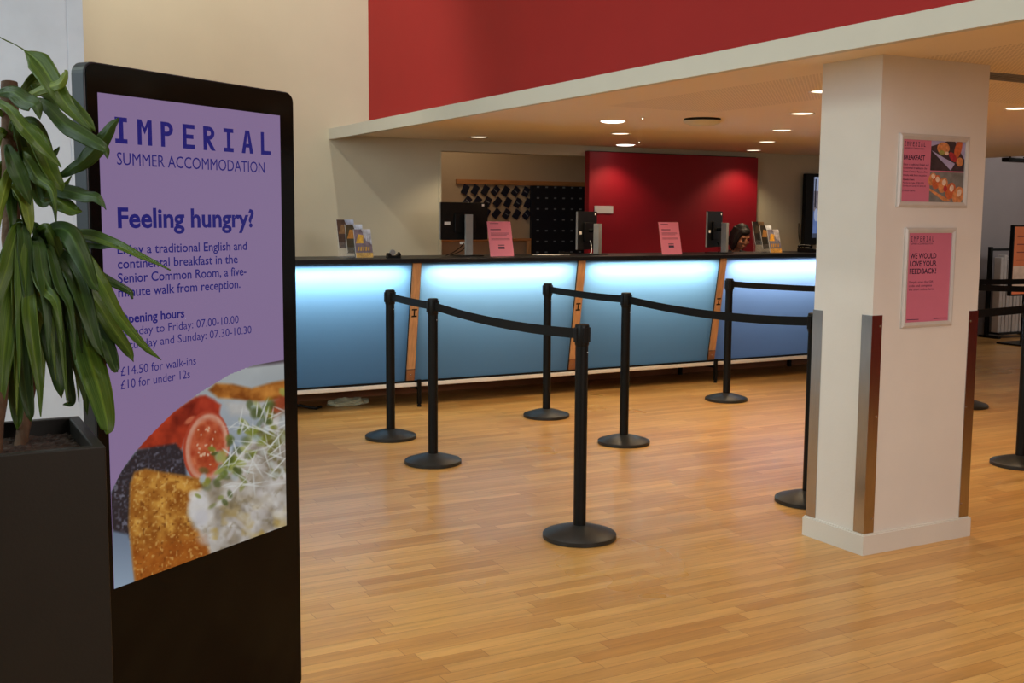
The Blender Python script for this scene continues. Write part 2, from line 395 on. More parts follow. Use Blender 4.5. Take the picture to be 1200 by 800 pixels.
def slab_glyph(ch, t):
    """polygons of a monoline slab capital in a cell 0..0.62 x 0..1"""
    w = 0.62
    def bar(x0, x1, z0, z1): return [(x0,z0),(x1,z0),(x1,z1),(x0,z1)]
    if ch == 'I': return [bar(0.06,w-0.06,0,t), bar(0.06,w-0.06,1-t,1), bar(w/2-t/2,w/2+t/2,t,1-t)]
    if ch == 'L': return [bar(0.06,0.06+t,0,1), bar(0.06+t,w-0.02,0,t)]
    if ch == 'E': return [bar(0.04,0.04+t,0,1), bar(0.04+t,w-0.02,0,t), bar(0.04+t,w-0.02,1-t,1), bar(0.04+t,w-0.08,0.5-t/2,0.5+t/2)]
    if ch == 'M': return [bar(0,t,0,1), bar(w-t,w,0,1), [(t,1),(t,1-1.5*t),(w/2,0.42),(w/2,0.42+1.5*t)], [(w-t,1),(w/2,0.42+1.5*t),(w/2,0.42),(w-t,1-1.5*t)]]
    if ch in 'PR':
        h = 0.56; z0 = 1-h; r = h/2; xc = w-0.04-r
        g = [bar(0.03,0.03+t,0,1), bar(0.03+t,xc,1-t,1), bar(0.03+t,xc,z0,z0+t)] + _ring(xc, z0+r, r, r, t, -PI/2, PI/2)
        if ch == 'R': g.append([(xc-t*0.9,z0),(xc+t*0.3,z0),(w,0),(w-t*1.15,0)])
        return g
    if ch == 'A':
        d = t*1.08
        return [[(0,0),(d,0),(w/2+t*0.1,1),(w/2-t*0.62,1)], [(w-d,0),(w,0),(w/2+t*0.62,1),(w/2-t*0.1,1)], bar(0.15,w-0.15,0.26,0.26+t*0.9)]
    return []
def imperial_into(mb, x, z, width, cap, y=0.0, t=0.17, mi=0):
    word = 'IMPERIAL'; sx = width/(7*0.98+0.62)
    for i, ch in enumerate(word):
        for k, poly in enumerate(slab_glyph(ch, t)):
            mb.flat([(x+(i*0.98+a)*sx, z+b*cap) for a, b in poly], y - 0.00001*k, mi)

# ================================================================== SETTING
SOF = 2.179; WY = 9.38
def struct(name, mb, m, **k):
    o = mb.build(name, m, **k); o['kind'] = 'structure'; return o
struct('floor', MB().box(-9, 17, -7, 13, -0.1, 0), m_floor)
# back wall with the alcove opening (opening x 4.32..5.90, below 2.08)
b = MB()
b.box(-6, 4.32, WY, WY+0.14, 0, 6.2); b.box(4.32, 6.0, WY, WY+0.14, 2.08, 6.2); b.box(6.0, 9.6, WY, WY+0.14, 0, 6.2)
struct('wall_back', b, m_cream)
struct('trim_1', MB().box(4.31, 4.335, WY-0.008, WY+0.15, 0, 2.08), m_cream)
struct('wall_alcove', MB().box(3.3, 7.5, 10.62, 10.74, 0, 2.6), m_beige); struct('wall_alcove_left', MB().box(3.3, 3.4, WY+0.14, 10.62, 0, 2.6), m_beige)
struct('wall_alcove_right', MB().box(7.4, 7.5, WY+0.14, 10.62, 0, 2.6), m_beige); struct('ceiling_alcove', MB().box(3.3, 7.5, WY+0.14, 10.74, 2.6, 2.7), m_beige)
struct('wall_left', MB().box(-6, 0.940, 7.5, 7.8, 0, 6.2).box(0.940, 0.946, 7.503, 7.8, 0, 6.2).box(0.946, 1.038, 7.5, 7.8, 0, 6.2), m_cool)
struct('wall_right', MB().box(9.6, 17, 9.75, 9.9, 0, 4.0), m_grey)
area('far_wall_fill', (12.4, 8.2, 3.1), (12.6, 8.8, 0), 1.6, 1.6, 26, (1.0, 0.9, 0.85))  # unseen lamp added to brighten the grey wall
struct('wall_unseen_red', MB().box(5.6, 12, 0.2, 0.35, 0, SOF), m_redwall)  # unseen red wall, added for the steel corner guards to reflect
struct('wall_upper', MB().box(3.64, 3.80, -3, WY, 2.232, 6.2), m_redwall)
struct('ceiling', MB().box(3.30, 10.75, -3, WY, SOF, SOF+0.05), m_ceil)
struct('trim_2', MB().box(3.27, 3.312, -3, WY, 2.14, 2.226).box(3.27, 3.64, -3, WY, 2.226, 2.232), mat('fascia_paint', (0.60, 0.585, 0.51), 0.6, var=0.02, vscale=4))
struct('ceiling_hall', MB().box(-9, 3.8, -3, WY, 6.2, 6.3), m_white)
struct('ceiling_far', MB().box(10.75, 17, -3, 9.9, 3.2, 3.3), m_white)

# red feature panel in front of the back wall
t = empty('feature_wall_panel', (6.92, 9.34, 0)); tag(t, 'large crimson red wall panel standing behind the reception counter', 'wall panel')
MB().box(-1.045, 1.06, -0.04, 0.04, 0.0, 2.122).build('board', m_redpanel, t, bevel=0.004)
MB().box(-1.040, 1.055, -0.01, 0.04, 2.122, 2.130).build('top_edge', m_black, t)
pl = empty('wall_sign', (6.047, 9.2985, 1.563)); tag(pl, 'small blank pale rectangular sign on the crimson red panel', 'sign')
MB().box(-0.109, 0.109, -0.006, 0.0, -0.037, 0.037).build('plate', mat('pale_sign_plate', (0.62, 0.6, 0.62), 0.4), pl, bevel=0.002)

# ================================================================== PILLAR
px0, py0, pw, pd = 3.69, 3.525, 0.668, 0.356
t = empty('pillar', (px0, py0, 0)); tag(t, 'square white pillar with steel corner guards carrying two framed posters', 'pillar')
MB().box(0, pw, 0, pd, 0.0, SOF).build('shaft', m_pillar, t)
b = MB(); k = 0.0135
b.prism([(-k,-k),(pw+k,-k),(pw+k,pd+k),(-k,pd+k)], 0, 0.088); b.prism([(-k*.6,-k*.6),(pw+k*.6,-k*.6),(pw+k*.6,pd+k*.6),(-k*.6,pd+k*.6)], 0.088, 0.094)
b.build('skirting', m_white, t)
def guard(cx, cy, sx, sy):
    L, th = 0.058, 0.0035
    b = MB()
    xs = sorted((cx, cx+sx*L)); ys = sorted((cy, cy-sy*th))
    b.box(xs[0]-(th if sx > 0 else 0), xs[1]+(th if sx < 0 else 0), ys[0], ys[1], 0.095, 1.068)
    ys = sorted((cy, cy+sy*L)); xs = sorted((cx, cx-sx*th))
    b.box(xs[0], xs[1], ys[0], ys[1], 0.095, 1.068)
    g = b.build('corner_guard', m_steel, t); g['label'] = 'brushed steel corner guard'
    for z in (0.16, 0.62, 1.02):
        s = MB(); s.lathe([(0.0045, 0), (0.0045, 0.0015), (0.002, 0.0025)], n=10)
        so = s.build('screw', m_steel, g); so.rotation_euler = (PI/2*sy, 0, 0); so.location = (cx+sx*L*0.8, cy-sy*th, z)
for (cx, cy, sx, sy) in ((0,0,1,1), (pw,0,-1,1), (0,pd,1,-1), (pw,pd,-1,-1)): guard(cx, cy, sx, sy)

# framed posters on the pillar's front face
m_photo_dark = mat('photo_slate', s2l(62, 52, 58), 0.4, var=0.3, vscale=30)
m_photo_lilac = mat('photo_lilac', s2l(165, 160, 200), 0.4, var=0.1, vscale=30)
m_photo_bun = mat('photo_pastry', s2l(205, 135, 85), 0.4, var=0.3, vscale=60)
m_photo_bun2 = mat('photo_sausage', s2l(196, 100, 60), 0.4, var=0.25, vscale=60)
m_photo_cream = mat('photo_icing', s2l(225, 200, 180), 0.4, var=0.15, vscale=90)
m_photo_red = mat('photo_berry', s2l(170, 50, 60), 0.4, var=0.3, vscale=60)
m_photo_green = mat('photo_herb', s2l(150, 150, 80), 0.4, var=0.3, vscale=60)
m_photo_grey = mat('photo_grey', s2l(120, 120, 118), 0.4, var=0.25, vscale=25)
def poster(loc, w, h, bar, label):
    t = empty('poster_frame', loc); tag(t, label, 'poster')
    b = MB(); o = [(0,0),(w,0),(w,h),(0,h)]; i = [(bar,bar),(w-bar,bar),(w-bar,h-bar),(bar,h-bar)]
    md = [(bar*.45,bar*.45),(w-bar*.45,bar*.45),(w-bar*.45,h-bar*.45),(bar*.45,h-bar*.45)]
    for k in range(4):
        k2 = (k+1) % 4
        V = lambda p, y: (p[0], y, p[1])
        b.add([V(o[k],0),V(o[k2],0),V(o[k2],-.009),V(o[k],-.009)], [(0,1,2,3)])
        b.add([V(o[k],-.009),V(o[k2],-.009),V(md[k2],-.014),V(md[k],-.014)], [(0,1,2,3)])
        b.add([V(md[k],-.014),V(md[k2],-.014),V(i[k2],-.009),V(i[k],-.009)], [(0,1,2,3)])
        b.add([V(i[k],-.009),V(i[k2],-.009),V(i[k2],-.003),V(i[k],-.003)], [(0,1,2,3)])
    b.build('frame', m_silver, t)
    MB().box(0.002, w-0.002, -0.002, 0, 0.002, h-0.002).build('backing', m_greyplastic, t)
    pp = MB().box(bar, w-bar, -0.0035, -0.002, bar, h-bar).build('poster_sheet', m_pink, t); pp['label'] = 'pink printed poster sheet'
    return t, pp
def pline(*a, **k):
    b = MB(); text_into(b, *a, **k); b.build('lettering', m_ink, pp, smooth='flat')
# upper poster
t, pp = poster((3.800, py0, 1.537), 0.441, 0.318, 0.025, 'landscape framed pink breakfast poster with food photos on the pillar, the upper one')
b = MB(); X0 = 0.034; Yt = -0.0038
imperial_into(b, X0, 0.264, 0.130, 0.020, Yt, t=0.15); b.build('lettering', m_ink, pp, smooth='flat', merge=False)
pline('SUMMER ACCOMMODATION', X0, 0.252, 0.122, 0.0065, Yt)
pline('BREAKFAST', X0, 0.207, 0.130, 0.0195, Yt, offset=0.02)
for k, (s, wd) in enumerate((('Enjoy a traditional English and', .155), ('continental breakfast in the', .145), ('Senior Common Room, a five-', .150), ('minute walk from reception.', .147))):
    pline(s, X0, 0.182-0.0155*k, wd, 0.0085, Yt, offset=0.005)
pline('Opening hours', X0, 0.117, 0.070, 0.0080, Yt, offset=0.02)
pline('Monday to Friday: 07.00-10.00', X0, 0.103, 0.130, 0.0075, Yt)
pline('Saturday and Sunday: 07.30-10.30', X0, 0.090, 0.142, 0.0075, Yt)
pline('£14.50 for walk-ins', X0, 0.069, 0.078, 0.0075, Yt)
x1 = 0.200; x2 = 0.405
b = MB(); E_ = lambda cx, cz, rx, rz, a=0, n=18: [(cx+rx*math.cos(R(k*360/n))*math.cos(a)-rz*math.sin(R(k*360/n))*math.sin(a), cz+rx*math.cos(R(k*360/n))*math.sin(a)+rz*math.sin(R(k*360/n))*math.cos(a)) for k in range(n)]
b.flat([(x1,0.163),(0.416,0.163),(0.416,0.293),(x1,0.293)], -0.0037, 0)          # top photo ground
b.flat([(x1,0.293),(0.300,0.293),(x1,0.268)], -0.0038, 1); b.flat([(0.35,0.293),(0.416,0.293),(0.416,0.215),(0.385,0.25)], -0.0038, 1)
b.flat([(x1+.003,0.250),(0.285,0.220),(0.355,0.196),(0.330,0.166)], -0.0038, 1)
b.flat(E_(0.277,0.262,0.040,0.026), -0.00385, 2); b.flat(E_(0.372,0.262,0.022,0.045,-0.35), -0.00385, 3); b.flat(E_(0.340,0.225,0.03,0.016,-0.6), -0.0039, 5)
b.flat(E_(0.385,0.205,0.022,0.02), -0.0039, 2); b.flat(E_(0.268,0.243,0.018,0.010), -0.0039, 6); b.flat(E_(0.300,0.240,0.012,0.008), -0.00395, 4)
b.flat([(x1,0.025),(0.416,0.025),(0.416,0.158),(x1,0.158)], -0.0037, 7)
b.flat([(x1,0.085),(0.345,0.030),(0.300,0.027),(x1,0.075)], -0.0038, 2)
for k, (cx, cz) in enumerate(((0.215,0.125),(0.243,0.113),(0.285,0.100),(0.335,0.075),(0.385,0.055))):
    b.flat(E_(cx, cz, 0.022+0.003*k, 0.030+0.003*k, -0.5), -0.0039-0.00004*k, 3 if k % 2 else 2)
    b.flat(E_(cx+.006, cz+.012, 0.013, 0.010+0.002*k, -0.5), -0.0042, 4)
b.flat(E_(0.300,0.085,0.012,0.014), -0.0043, 5)
b.build('food_photo', [m_photo_dark, m_photo_lilac, m_photo_bun, m_photo_bun2, m_photo_cream, m_photo_red, m_photo_green, m_photo_grey], pp, smooth='flat', merge=False)
# lower poster
t, pp = poster((3.860, py0, 1.006), 0.322, 0.443, 0.024, 'portrait framed pink feedback poster on the pillar, below the breakfast poster')
b = MB(); X0 = 0.040
imperial_into(b, X0, 0.382, 0.145, 0.023, Yt, t=0.13); b.build('lettering', m_ink, pp, smooth='flat', merge=False)
pline('SUMMER ACCOMMODATION', X0, 0.368, 0.138, 0.007, Yt)
for k, (s, wd) in enumerate((('WE WOULD', .165), ('LOVE YOUR', .168), ('FEEDBACK!', .168))):
    pline(s, X0, 0.307-0.034*k, wd, 0.0225, Yt, offset=0.02)
for k, (s, wd) in enumerate((('Simply scan the QR', .152), ('code and complete', .145), ('the short online form.', .160))):
    pline(s, X0, 0.198-0.0165*k, wd, 0.0095, Yt, offset=0.004)
for x, wd in ((0.036, .075), (0.205, .085)): MB().flat([(x,0.034),(x+wd,0.034),(x+wd,0.037),(x,0.037)], Yt).build('small_print', m_ink, pp, smooth='flat')

# ================================================================== RECEPTION COUNTER
YT, ZT, YB, ZB = 7.90, 1.130, 8.045, 0.205       # leaning panel: top edge, bottom edge
def pan(x, q, off=0.0):                           # point on the panel plane, off = out towards the hall
    return Vector((x, YT+(YB-YT)*q - off, ZT+(ZB-ZT)*q))
t = empty('reception_counter', (0, 0, 0)); tag(t, 'long reception counter with glowing blue panels, black worktop and oak strips', 'counter')
CX0, CX1 = 1.90, 9.20
MB().box(CX0-0.02, CX1+0.02, 7.86, 8.55, 1.131, 1.166).build('worktop', m_worktop, t, bevel=0.004)
straps = [1.92+0.04, 3.44, 4.925, 6.405, 7.89, 9.10]
for i in range(5):
    xa, xb = straps[i]+0.045, straps[i+1]-0.035
    b = MB(); vs = [pan(xa,0), pan(xb,0), pan(xb,1), pan(xa,1)]
    b.add(vs, [(0,1,2,3)])
    pn = b.build('lit_panel', m_panel[i % 4], t, smooth='flat'); pn['label'] = 'frosted blue panel lit from its top edge'
    area('panel_led', ((xa+xb)/2, 8.00, 1.122), ((xa+xb)/2, 8.00, 0), xb-xa-0.12, 0.02, 5.8*(xb-xa), (0.80, 0.93, 1.0), t)
    # dark edge gaskets
    for x in (xa-0.006, xb):
        b = MB(); b.hexa([pan(x,0,.004), pan(x+.006,0,.004), pan(x+.006,0,-.01), pan(x,0,-.01), pan(x,1,.004), pan(x+.006,1,.004), pan(x+.006,1,-.01), pan(x,1,-.01)])
        b.build('gasket', m_black, pn)
b = MB(); b.box(CX0, CX1, 8.30, 8.32, 0.20, 1.131); b.box(CX0, CX1, 8.06, 8.32, 0.185, 0.20); b.box(CX0, CX0+0.012, 7.95, 8.32, 0.2, 1.131); b.box(CX1-.012, CX1, 7.95, 8.32, 0.2, 1.131)
for x in straps[1:-1]: b.box(x+0.0, x+0.006, 8.06, 8.30, 0.2, 1.131)
b.build('carcass', m_boxwhite, t)
for x in straps[1:-1]:
    b = MB(); x0, x1 = x-0.035+0.006, x+0.045-0.006
    b.hexa([pan(x0,-0.02,.014), pan(x1,-0.02,.014), pan(x1,-0.02,-.012), pan(x0,-0.02,-.012), pan(x0,.90,.014), pan(x1,.90,.014), pan(x1,.90,-.012), pan(x0,.90,-.012)])
    st = b.build('oak_strip', m_wood, t); st['label'] = 'leaning oak strip with a small black mark'
    b = MB(); xm = (x0+x1)/2
    def mk(u0, u1, q0, q1):
        b.hexa([pan(u0,q0,.0155), pan(u1,q0,.0155), pan(u1,q0,.013), pan(u0,q0,.013), pan(u0,q1,.0155), pan(u1,q1,.0155), pan(u1,q1,.013), pan(u0,q1,.013)])
    mk(xm-.022, xm+.022, .383, .396); mk(xm-.022, xm+.022, .440, .453); mk(xm-.006, xm+.006, .396, .440)
    b.build('emblem', m_black, st)
    b = MB(); b.hexa([pan(x0,.905,.016), pan(x1,.905,.016), pan(x1,.905,-.012), pan(x0,.905,-.012), pan(x0,.998,.016), pan(x1,.998,.016), pan(x1,.998,-.012), pan(x0,.998,-.012)])
    br = b.build('strip_foot', mat('bronze_bracket', s2l(150, 105, 75), 0.4, metal=0.4), st)
    MB().ell(tuple(pan(xm, .95, .017)), (.006,.004,.006), 10, 6).build('screw', m_steel, br)
b = MB(); b.box(CX0, CX1, 8.025, 8.065, 0.192, 0.205, 0); b.build('black_strip', m_black, t)  # thin black strip above the bottom rail
MB().box(CX0, CX1, 8.015, 8.075, 0.158, 0.190).build('bottom_rail', m_railw, t, bevel=0.006)
for x in (2.05, 3.507, 4.99, 6.438, 7.90, 9.05):
    b = MB(); b.box(x-.014, x+.014, 7.988, 8.012, 0.02, 0.215); b.lathe([(0.017,0.0),(0.017,0.012),(0.008,0.02)], (x, 8.0, 0), 12); b.box(x-.012, x+.012, 8.0, 8.60, 0.135, 0.158)
    b.build('leg', m_blackmetal, t)
for x in (2.05, 3.507, 4.99, 6.48, 7.85, 9.05):
    MB().box(x-.014, x+.014, 8.565, 8.60, 0.0, 0.16).build('leg', m_blackmetal, t)
MB().box(CX0, CX1, 8.66, 8.68, 0.0, 0.72).build('back_panel', mat('reddish_oak_panel', s2l(165, 105, 65), 0.4, var=0.15, vscale=6, stretch=(0.6, 6, 6)), t)
MB().box(CX0, CX1, 8.34, 8.74, 0.72, 0.75).build('desk', m_greyplastic, t, bevel=0.003)

# crumpled bag and cable lying under the counter
t = empty('paper_bag', (3.03, 8.30, 0)); tag(t, 'crumpled pale paper bag lying on the floor under the counter', 'bag')
bm = bmesh.new(); bmesh.ops.create_icosphere(bm, subdivisions=3, radius=1)
for v in bm.verts:
    n = noise.noise(v.co*2.3)*0.35
    v.co = Vector((v.co.x*0.16*(1+n), v.co.y*0.07*(1+n), max(0, (v.co.z+0.6)*0.035*(1+n*1.5))))
me = bpy.data.meshes.new('sheet'); bm.to_mesh(me); bm.free(); me.materials.append(mat('pale_green_paper', s2l(195, 195, 165), 0.7, var=0.1, vscale=30))
o = bpy.data.objects.new('sheet', me); COL.objects.link(o); o.parent = t
pts = [(2.52+0.055*k, 8.26+0.05*math.sin(k*1.3), 0.012+0.02*max(0, math.sin(k*0.9))) for k in range(6)]
tag(MB().tube(pts, 0.011, 8).build('power_cable', m_black, smooth=True), 'black cable snaking on the floor beside the pale paper bag', 'cable')

# ================================================================== BARRIER POSTS
def barrier(loc, to=None, sag=0.02, label='', belt_dirs=()):
    t = empty('barrier_post', (*loc, 0)); tag(t, label, 'barrier post', 'retractable belt barrier posts')
    MB().lathe([(0.166,0.0),(0.172,0.003),(0.172,0.021),(0.166,0.026),(0.10,0.047),(0.05,0.060),(0.036,0.063)], n=48).build('base', m_base, t, smooth=True)
    MB().lathe([(0.0295,0.040),(0.0295,0.915)], n=28).build('pole', m_blackmetal, t, smooth=True)
    MB().lathe([(0.0295,0.900),(0.033,0.908),(0.033,0.992),(0.031,0.998),(0.024,1.0),(0.0,1.0)], n=28).build('head', m_black, t, smooth=True)
    # four belt slots on the head
    for k in range(4):
        b = MB(); b.box(-0.013, 0.013, -0.038, -0.028, 0.918, 0.985)
        o = b.build('belt_clip', m_black, t, bevel=0.002)
        a = belt_dirs[0] if belt_dirs else 0.0
        o.rotation_euler = (0, 0, a + PI/2 + k*PI/2)
    MB().ell((0.012*1, -0.0305, 0.872), (0.003,0.0015,0.003), 8, 6).build('screw', m_silver, t)
    if to is not None:
        d = Vector((to[0]-loc[0], to[1]-loc[1], 0)); L = d.length; u = d/L; n = Vector((-u.y, u.x, 0)); b = MB(); N = 20
        vs = []; fs = []
        for k in range(N+1):
            q = k/N; c = u*(0.036+(L-0.072)*q); c.z = 0.954 - 4*sag*q*(1-q)
            for (sn, sz) in ((-1,-1),(1,-1),(1,1),(-1,1)):
                vs.append(c + n*(0.0012*sn) + Vector((0,0,0.0235*sz)))
        for k in range(N):
            for e in range(4): fs.append((k*4+e, k*4+(e+1)%4, (k+1)*4+(e+1)%4, (k+1)*4+e))
        fs += [(3,2,1,0), (N*4, N*4+1, N*4+2, N*4+3)]
        b.add(vs, fs); b.build('belt', m_belt, t)
    return t
ang = lambda a, b: math.atan2(b[1]-a[1], b[0]-a[0])
P = dict(A=(2.828,6.928), B=(2.761,6.092), P1=(2.711,4.333), C=(4.179,7.167), D=(4.135,6.072), F=(4.135,4.345),
         E=(5.890,7.171), G=(5.93,4.43), H=(7.42,6.07), K=(7.85,6.72), J=(9.0,5.6), L=(9.5,6.5))
barrier(P['A'], P['B'], 0.004, 'black belt post at the far left of the queue, nearest the kiosk', (ang(P['A'],P['B']),))
barrier(P['B'], P['P1'], 0.024, 'black belt post second in the left row, its belt running to the foremost post', (ang(P['B'],P['P1']),))
barrier(P['P1'], None, 0, 'black belt post standing foremost, closest to the camera', (ang(P['B'],P['P1']),))
barrier(P['C'], P['D'], 0.006, 'black belt post at the far end of the middle row by the second oak strip', (ang(P['C'],P['D']),))
barrier(P['D'], P['F'], 0.030, 'black belt post in the middle of the middle row, belts on both sides', (ang(P['D'],P['F']),))
barrier(P['F'], P['G'], 0.01, 'black belt post partly hidden behind the left edge of the white pillar', (ang(P['D'],P['F']),))
barrier(P['E'], P['H'], 0.03, 'black belt post farthest back, standing close to the third oak strip', (ang(P['E'],P['H']),))
barrier(P['H'], P['J'], 0.02, 'black belt post hidden behind the pillar, only its base edge showing', (ang(P['H'],P['J']),))
barrier(P['G'], None, 0, 'black belt post right of the pillar at the right picture edge', (ang(P['F'],P['G']),))
barrier(P['K'], P['L'], 0.01, 'black belt post out of sight behind the pillar with a belt running right', (ang(P['K'],P['L']),))

# ================================================================== CEILING FITTINGS
DL = [((6.934,7.969),0), ((5.285,5.736),0), ((6.134,6.882),0), ((7.679,9.026),0), ((4.471,8.889),0), ((5.278,7.878),0), ((4.475,4.69),0), ((6.167,4.765),0),
      ((4.561,6.91),1), ((6.111,9.032),1), ((4.05,2.15),0), ((5.25,2.75),0), ((4.0,0.6),0), ((5.4,1.2),0)]  # last four are unseen lamps added to light the room
names = ['third from the left in the right-hand diagonal of lights', 'nearest the pillar on its left side', 'second from the pillar in the right-hand diagonal of lights',
         'farthest back near the right end of the red panel', 'farthest left near the alcove', 'middle one, between the two bright lamps',
         'half hidden by the top of the pillar', 'right of the pillar near the picture edge',
         'bright one in front of the red panel, the larger', 'bright one close above the red panel, the smaller',
         'added out of the picture just in front of the pillar', 'added out of the picture right of the pillar', 'added out of the picture near the entrance, left', 'added out of the picture near the entrance, right']
lamp_proto = {}
for ((x, y), br), nm in zip(DL, names):
    t = empty('ceiling_downlight', (x, y, SOF)); tag(t, ('round lit ceiling downlight, ' if not br else 'round glaring ceiling downlight, ')+nm, 'ceiling light', 'downlights in the tan ceiling')
    rr = 0.088 if br else 0.074
    MB().lathe([(rr,-0.001),(rr+0.010,-0.004),(rr+0.010,0.0),(rr,0.0),(rr,-0.001)], n=32).build('trim_ring', m_white, t, smooth=True)
    MB().lathe([(0.0,-0.002 if not br else -0.010),(rr*0.8,-0.002 if not br else -0.008),(rr,-0.0005)], n=32).build('diffuser', m_lampb if br else m_lamp, t, smooth=True)
    spot('downlight_beam', (0,0,-0.03), (0,0,-2), DL_POWER*(1.3 if br else 1.0)*(0.42 if x > 7.5 and y > 8.5 else 0.28 if y > 8.5 else (0.3 if y < 3 else 1.0)), WARM, 125, 0.55, 0.05, t)
for (x, y), nm in (((4.543,6.51),'nearer'), ((5.944,8.564),'farther')):
    t = empty('ceiling_sensor', (x, y, SOF)); tag(t, f'tiny round pale ceiling sensor beside a bright downlight, the {nm} one', 'sensor')
    MB().lathe([(0.0,-0.012),(0.010,-0.010),(0.014,0.0)], n=16).build('dome', m_white, t, smooth=True)
    MB().ell((0,0,-0.0125), (.004,.004,.003), 10, 6).build('led', m_lampb, t)
t = empty('ceiling_diffuser', (4.972, 6.396, SOF)); tag(t, 'round drop-down ceiling diffuser disc with a dark gap above it', 'ceiling diffuser')
MB().lathe([(0.0,-0.052),(0.08,-0.047),(0.122,-0.032),(0.138,-0.017),(0.0,-0.016)], n=40).build('disc', m_cream, t, smooth=True)
MB().lathe([(0.128,0.0),(0.128,-0.012),(0.11,-0.0155),(0.0,-0.0155)], n=40).build('collar', m_black, t, smooth=True)
t = empty('air_vent', (4.98, 3.765, SOF)); tag(t, 'grey linear slot vent in the ceiling right of the pillar', 'vent')
b = MB(); b.box(-0.62,0.62,-0.086,-0.078,-0.006,0); b.box(-0.62,0.62,0.078,0.086,-0.006,0); b.build('vent_frame', m_greyplastic, t)
b = MB(); b.box(-0.62,0.62,-0.078,0.078,-0.002,0); b.build('slot_backing', m_black, t)
for k in range(4): MB().box(-0.62,0.62,-0.058+0.036*k,-0.046+0.036*k,-0.006,-0.001).build('slat', m_greyplastic, t)
o = at_z(1196, 185, SOF)
t = empty('hanging_box', (10.66, 8.34, SOF)); tag(t, 'dark box hanging from the ceiling edge at the far right', 'ceiling unit')
MB().box(-0.03,0.36,-0.05,0.05,-0.058,-0.012).build('case', m_black, t, bevel=0.008)
MB().lathe([(0.012,-0.014),(0.012,0.0)], (0.05,0,0), 10).build('stem', m_black, t); MB().lathe([(0.012,-0.014),(0.012,0.0)], (0.28,0,0), 10).build('stem', m_black, t)

# ================================================================== DIGITAL KIOSK
KX, KY, KTH = 0.3903, 2.8236, 0.58752
KW, KH = 0.763, 1.840
kt = empty('digital_kiosk', (KX, KY, 0), KTH); tag(kt, 'tall black digital kiosk with a lit lilac breakfast advert on its screen', 'kiosk')
ke = Vector((math.cos(KTH), math.sin(KTH), 0)); kn = Vector((-ke.y, ke.x, 0)); K0 = Vector((KX, KY, 0))
def kpx(px, py):                       # picture point -> (along, height) on the kiosk's face
    d = ray(px, py); s = (K0-CAM).dot(kn)/d.dot(kn); q = CAM + d*s - K0
    return (q.dot(ke), q.z)
b = MB(); b.prism(rrect(0, KW, 0.03, KH, 0.028), 0.003, 0.046, 'xz'); b.build('housing', m_darkgrey, kt, bevel=0.003)
b = MB(); b.prism(rrect(0.004, KW-0.004, 0.034, KH-0.004, 0.026), -0.001, 0.003, 'xz'); b.build('front_glass', m_glass_blk, kt)
b = MB(); b.box(0.03, KW-0.03, -0.20, 0.25, 0, 0.012); b.box(0.05, KW-0.05, 0.0, 0.05, 0.012, 0.03); b.build('foot_plate', m_darkgrey, kt)
SL, SR, S0, S1 = 0.0352, 0.6978, 0.5596, 1.7696
def emis(name, srgb, k=0.8, var=0.0, vs=20.0):
    return mat(name, (0.004, 0.004, 0.004), 0.16, spec=0.3, var=var, vscale=vs, emit=s2l(*srgb), estr=k)
sc = MB().box(SL, SR, -0.0018, -0.001, S0, S1).build('screen', emis('screen_lilac', (124, 104, 140), 1.0), kt); sc['label'] = 'lit lilac display showing a breakfast advert'
e_ink = emis('screen_navy', (32, 30, 112))
yk = -0.0022
b = MB()
def kline(s, l, r, cap_px, off=0.0, nm='lettering'):
    b = MB()
    (xa, za), (xb, zb) = kpx(*l), kpx(*r)
    cap = abs(kpx(l[0], l[1]-cap_px)[1] - za)
    text_into(b, s, xa, (za+zb)/2, xb-xa, cap, yk, off)
    b.build(nm, e_ink, sc, smooth='flat')
(xa, za), (xb, zb) = kpx(136.5, 168.7), kpx(317, 181); (_, ztop) = kpx(137, 138)
imperial_into(b, xa-0.01, (za+zb)/2, xb-xa+0.01, ztop-za, yk, t=0.175)
b.build('lettering', e_ink, sc, smooth='flat', merge=False)
b = MB(); kline('SUMMER ACCOMMODATION', (136.5, 193.5), (309.5, 202), 14.5)
b = MB(); kline('Feeling hungry?', (137.5, 264.5), (297, 267), 22.5, 0.028, 'headline')
b = MB()
kline('Enjoy a traditional English and', (137, 297), (288.6, 293), 11, 0.012)
kline('continental breakfast in the', (137.3, 314.3), (278, 308.3), 11, 0.012)
kline('Senior Common Room, a five-', (137.6, 331.3), (288, 322.3), 11, 0.012)
kline('minute walk from reception.', (138, 348), (281, 337), 11, 0.012)
b = MB()
kline('Opening hours', (139, 379), (215.5, 371.6), 10.5, 0.026)
kline('Monday to Friday: 07.00-10.00', (139.5, 394), (279, 378.5), 10)
kline('Saturday and Sunday: 07.30-10.30', (140, 409), (294, 391), 10)
kline('£14.50 for walk-ins', (141, 439.5), (229, 427.5), 10.5)
kline('£10 for under 12s', (141, 455.5), (222, 443), 10.5)
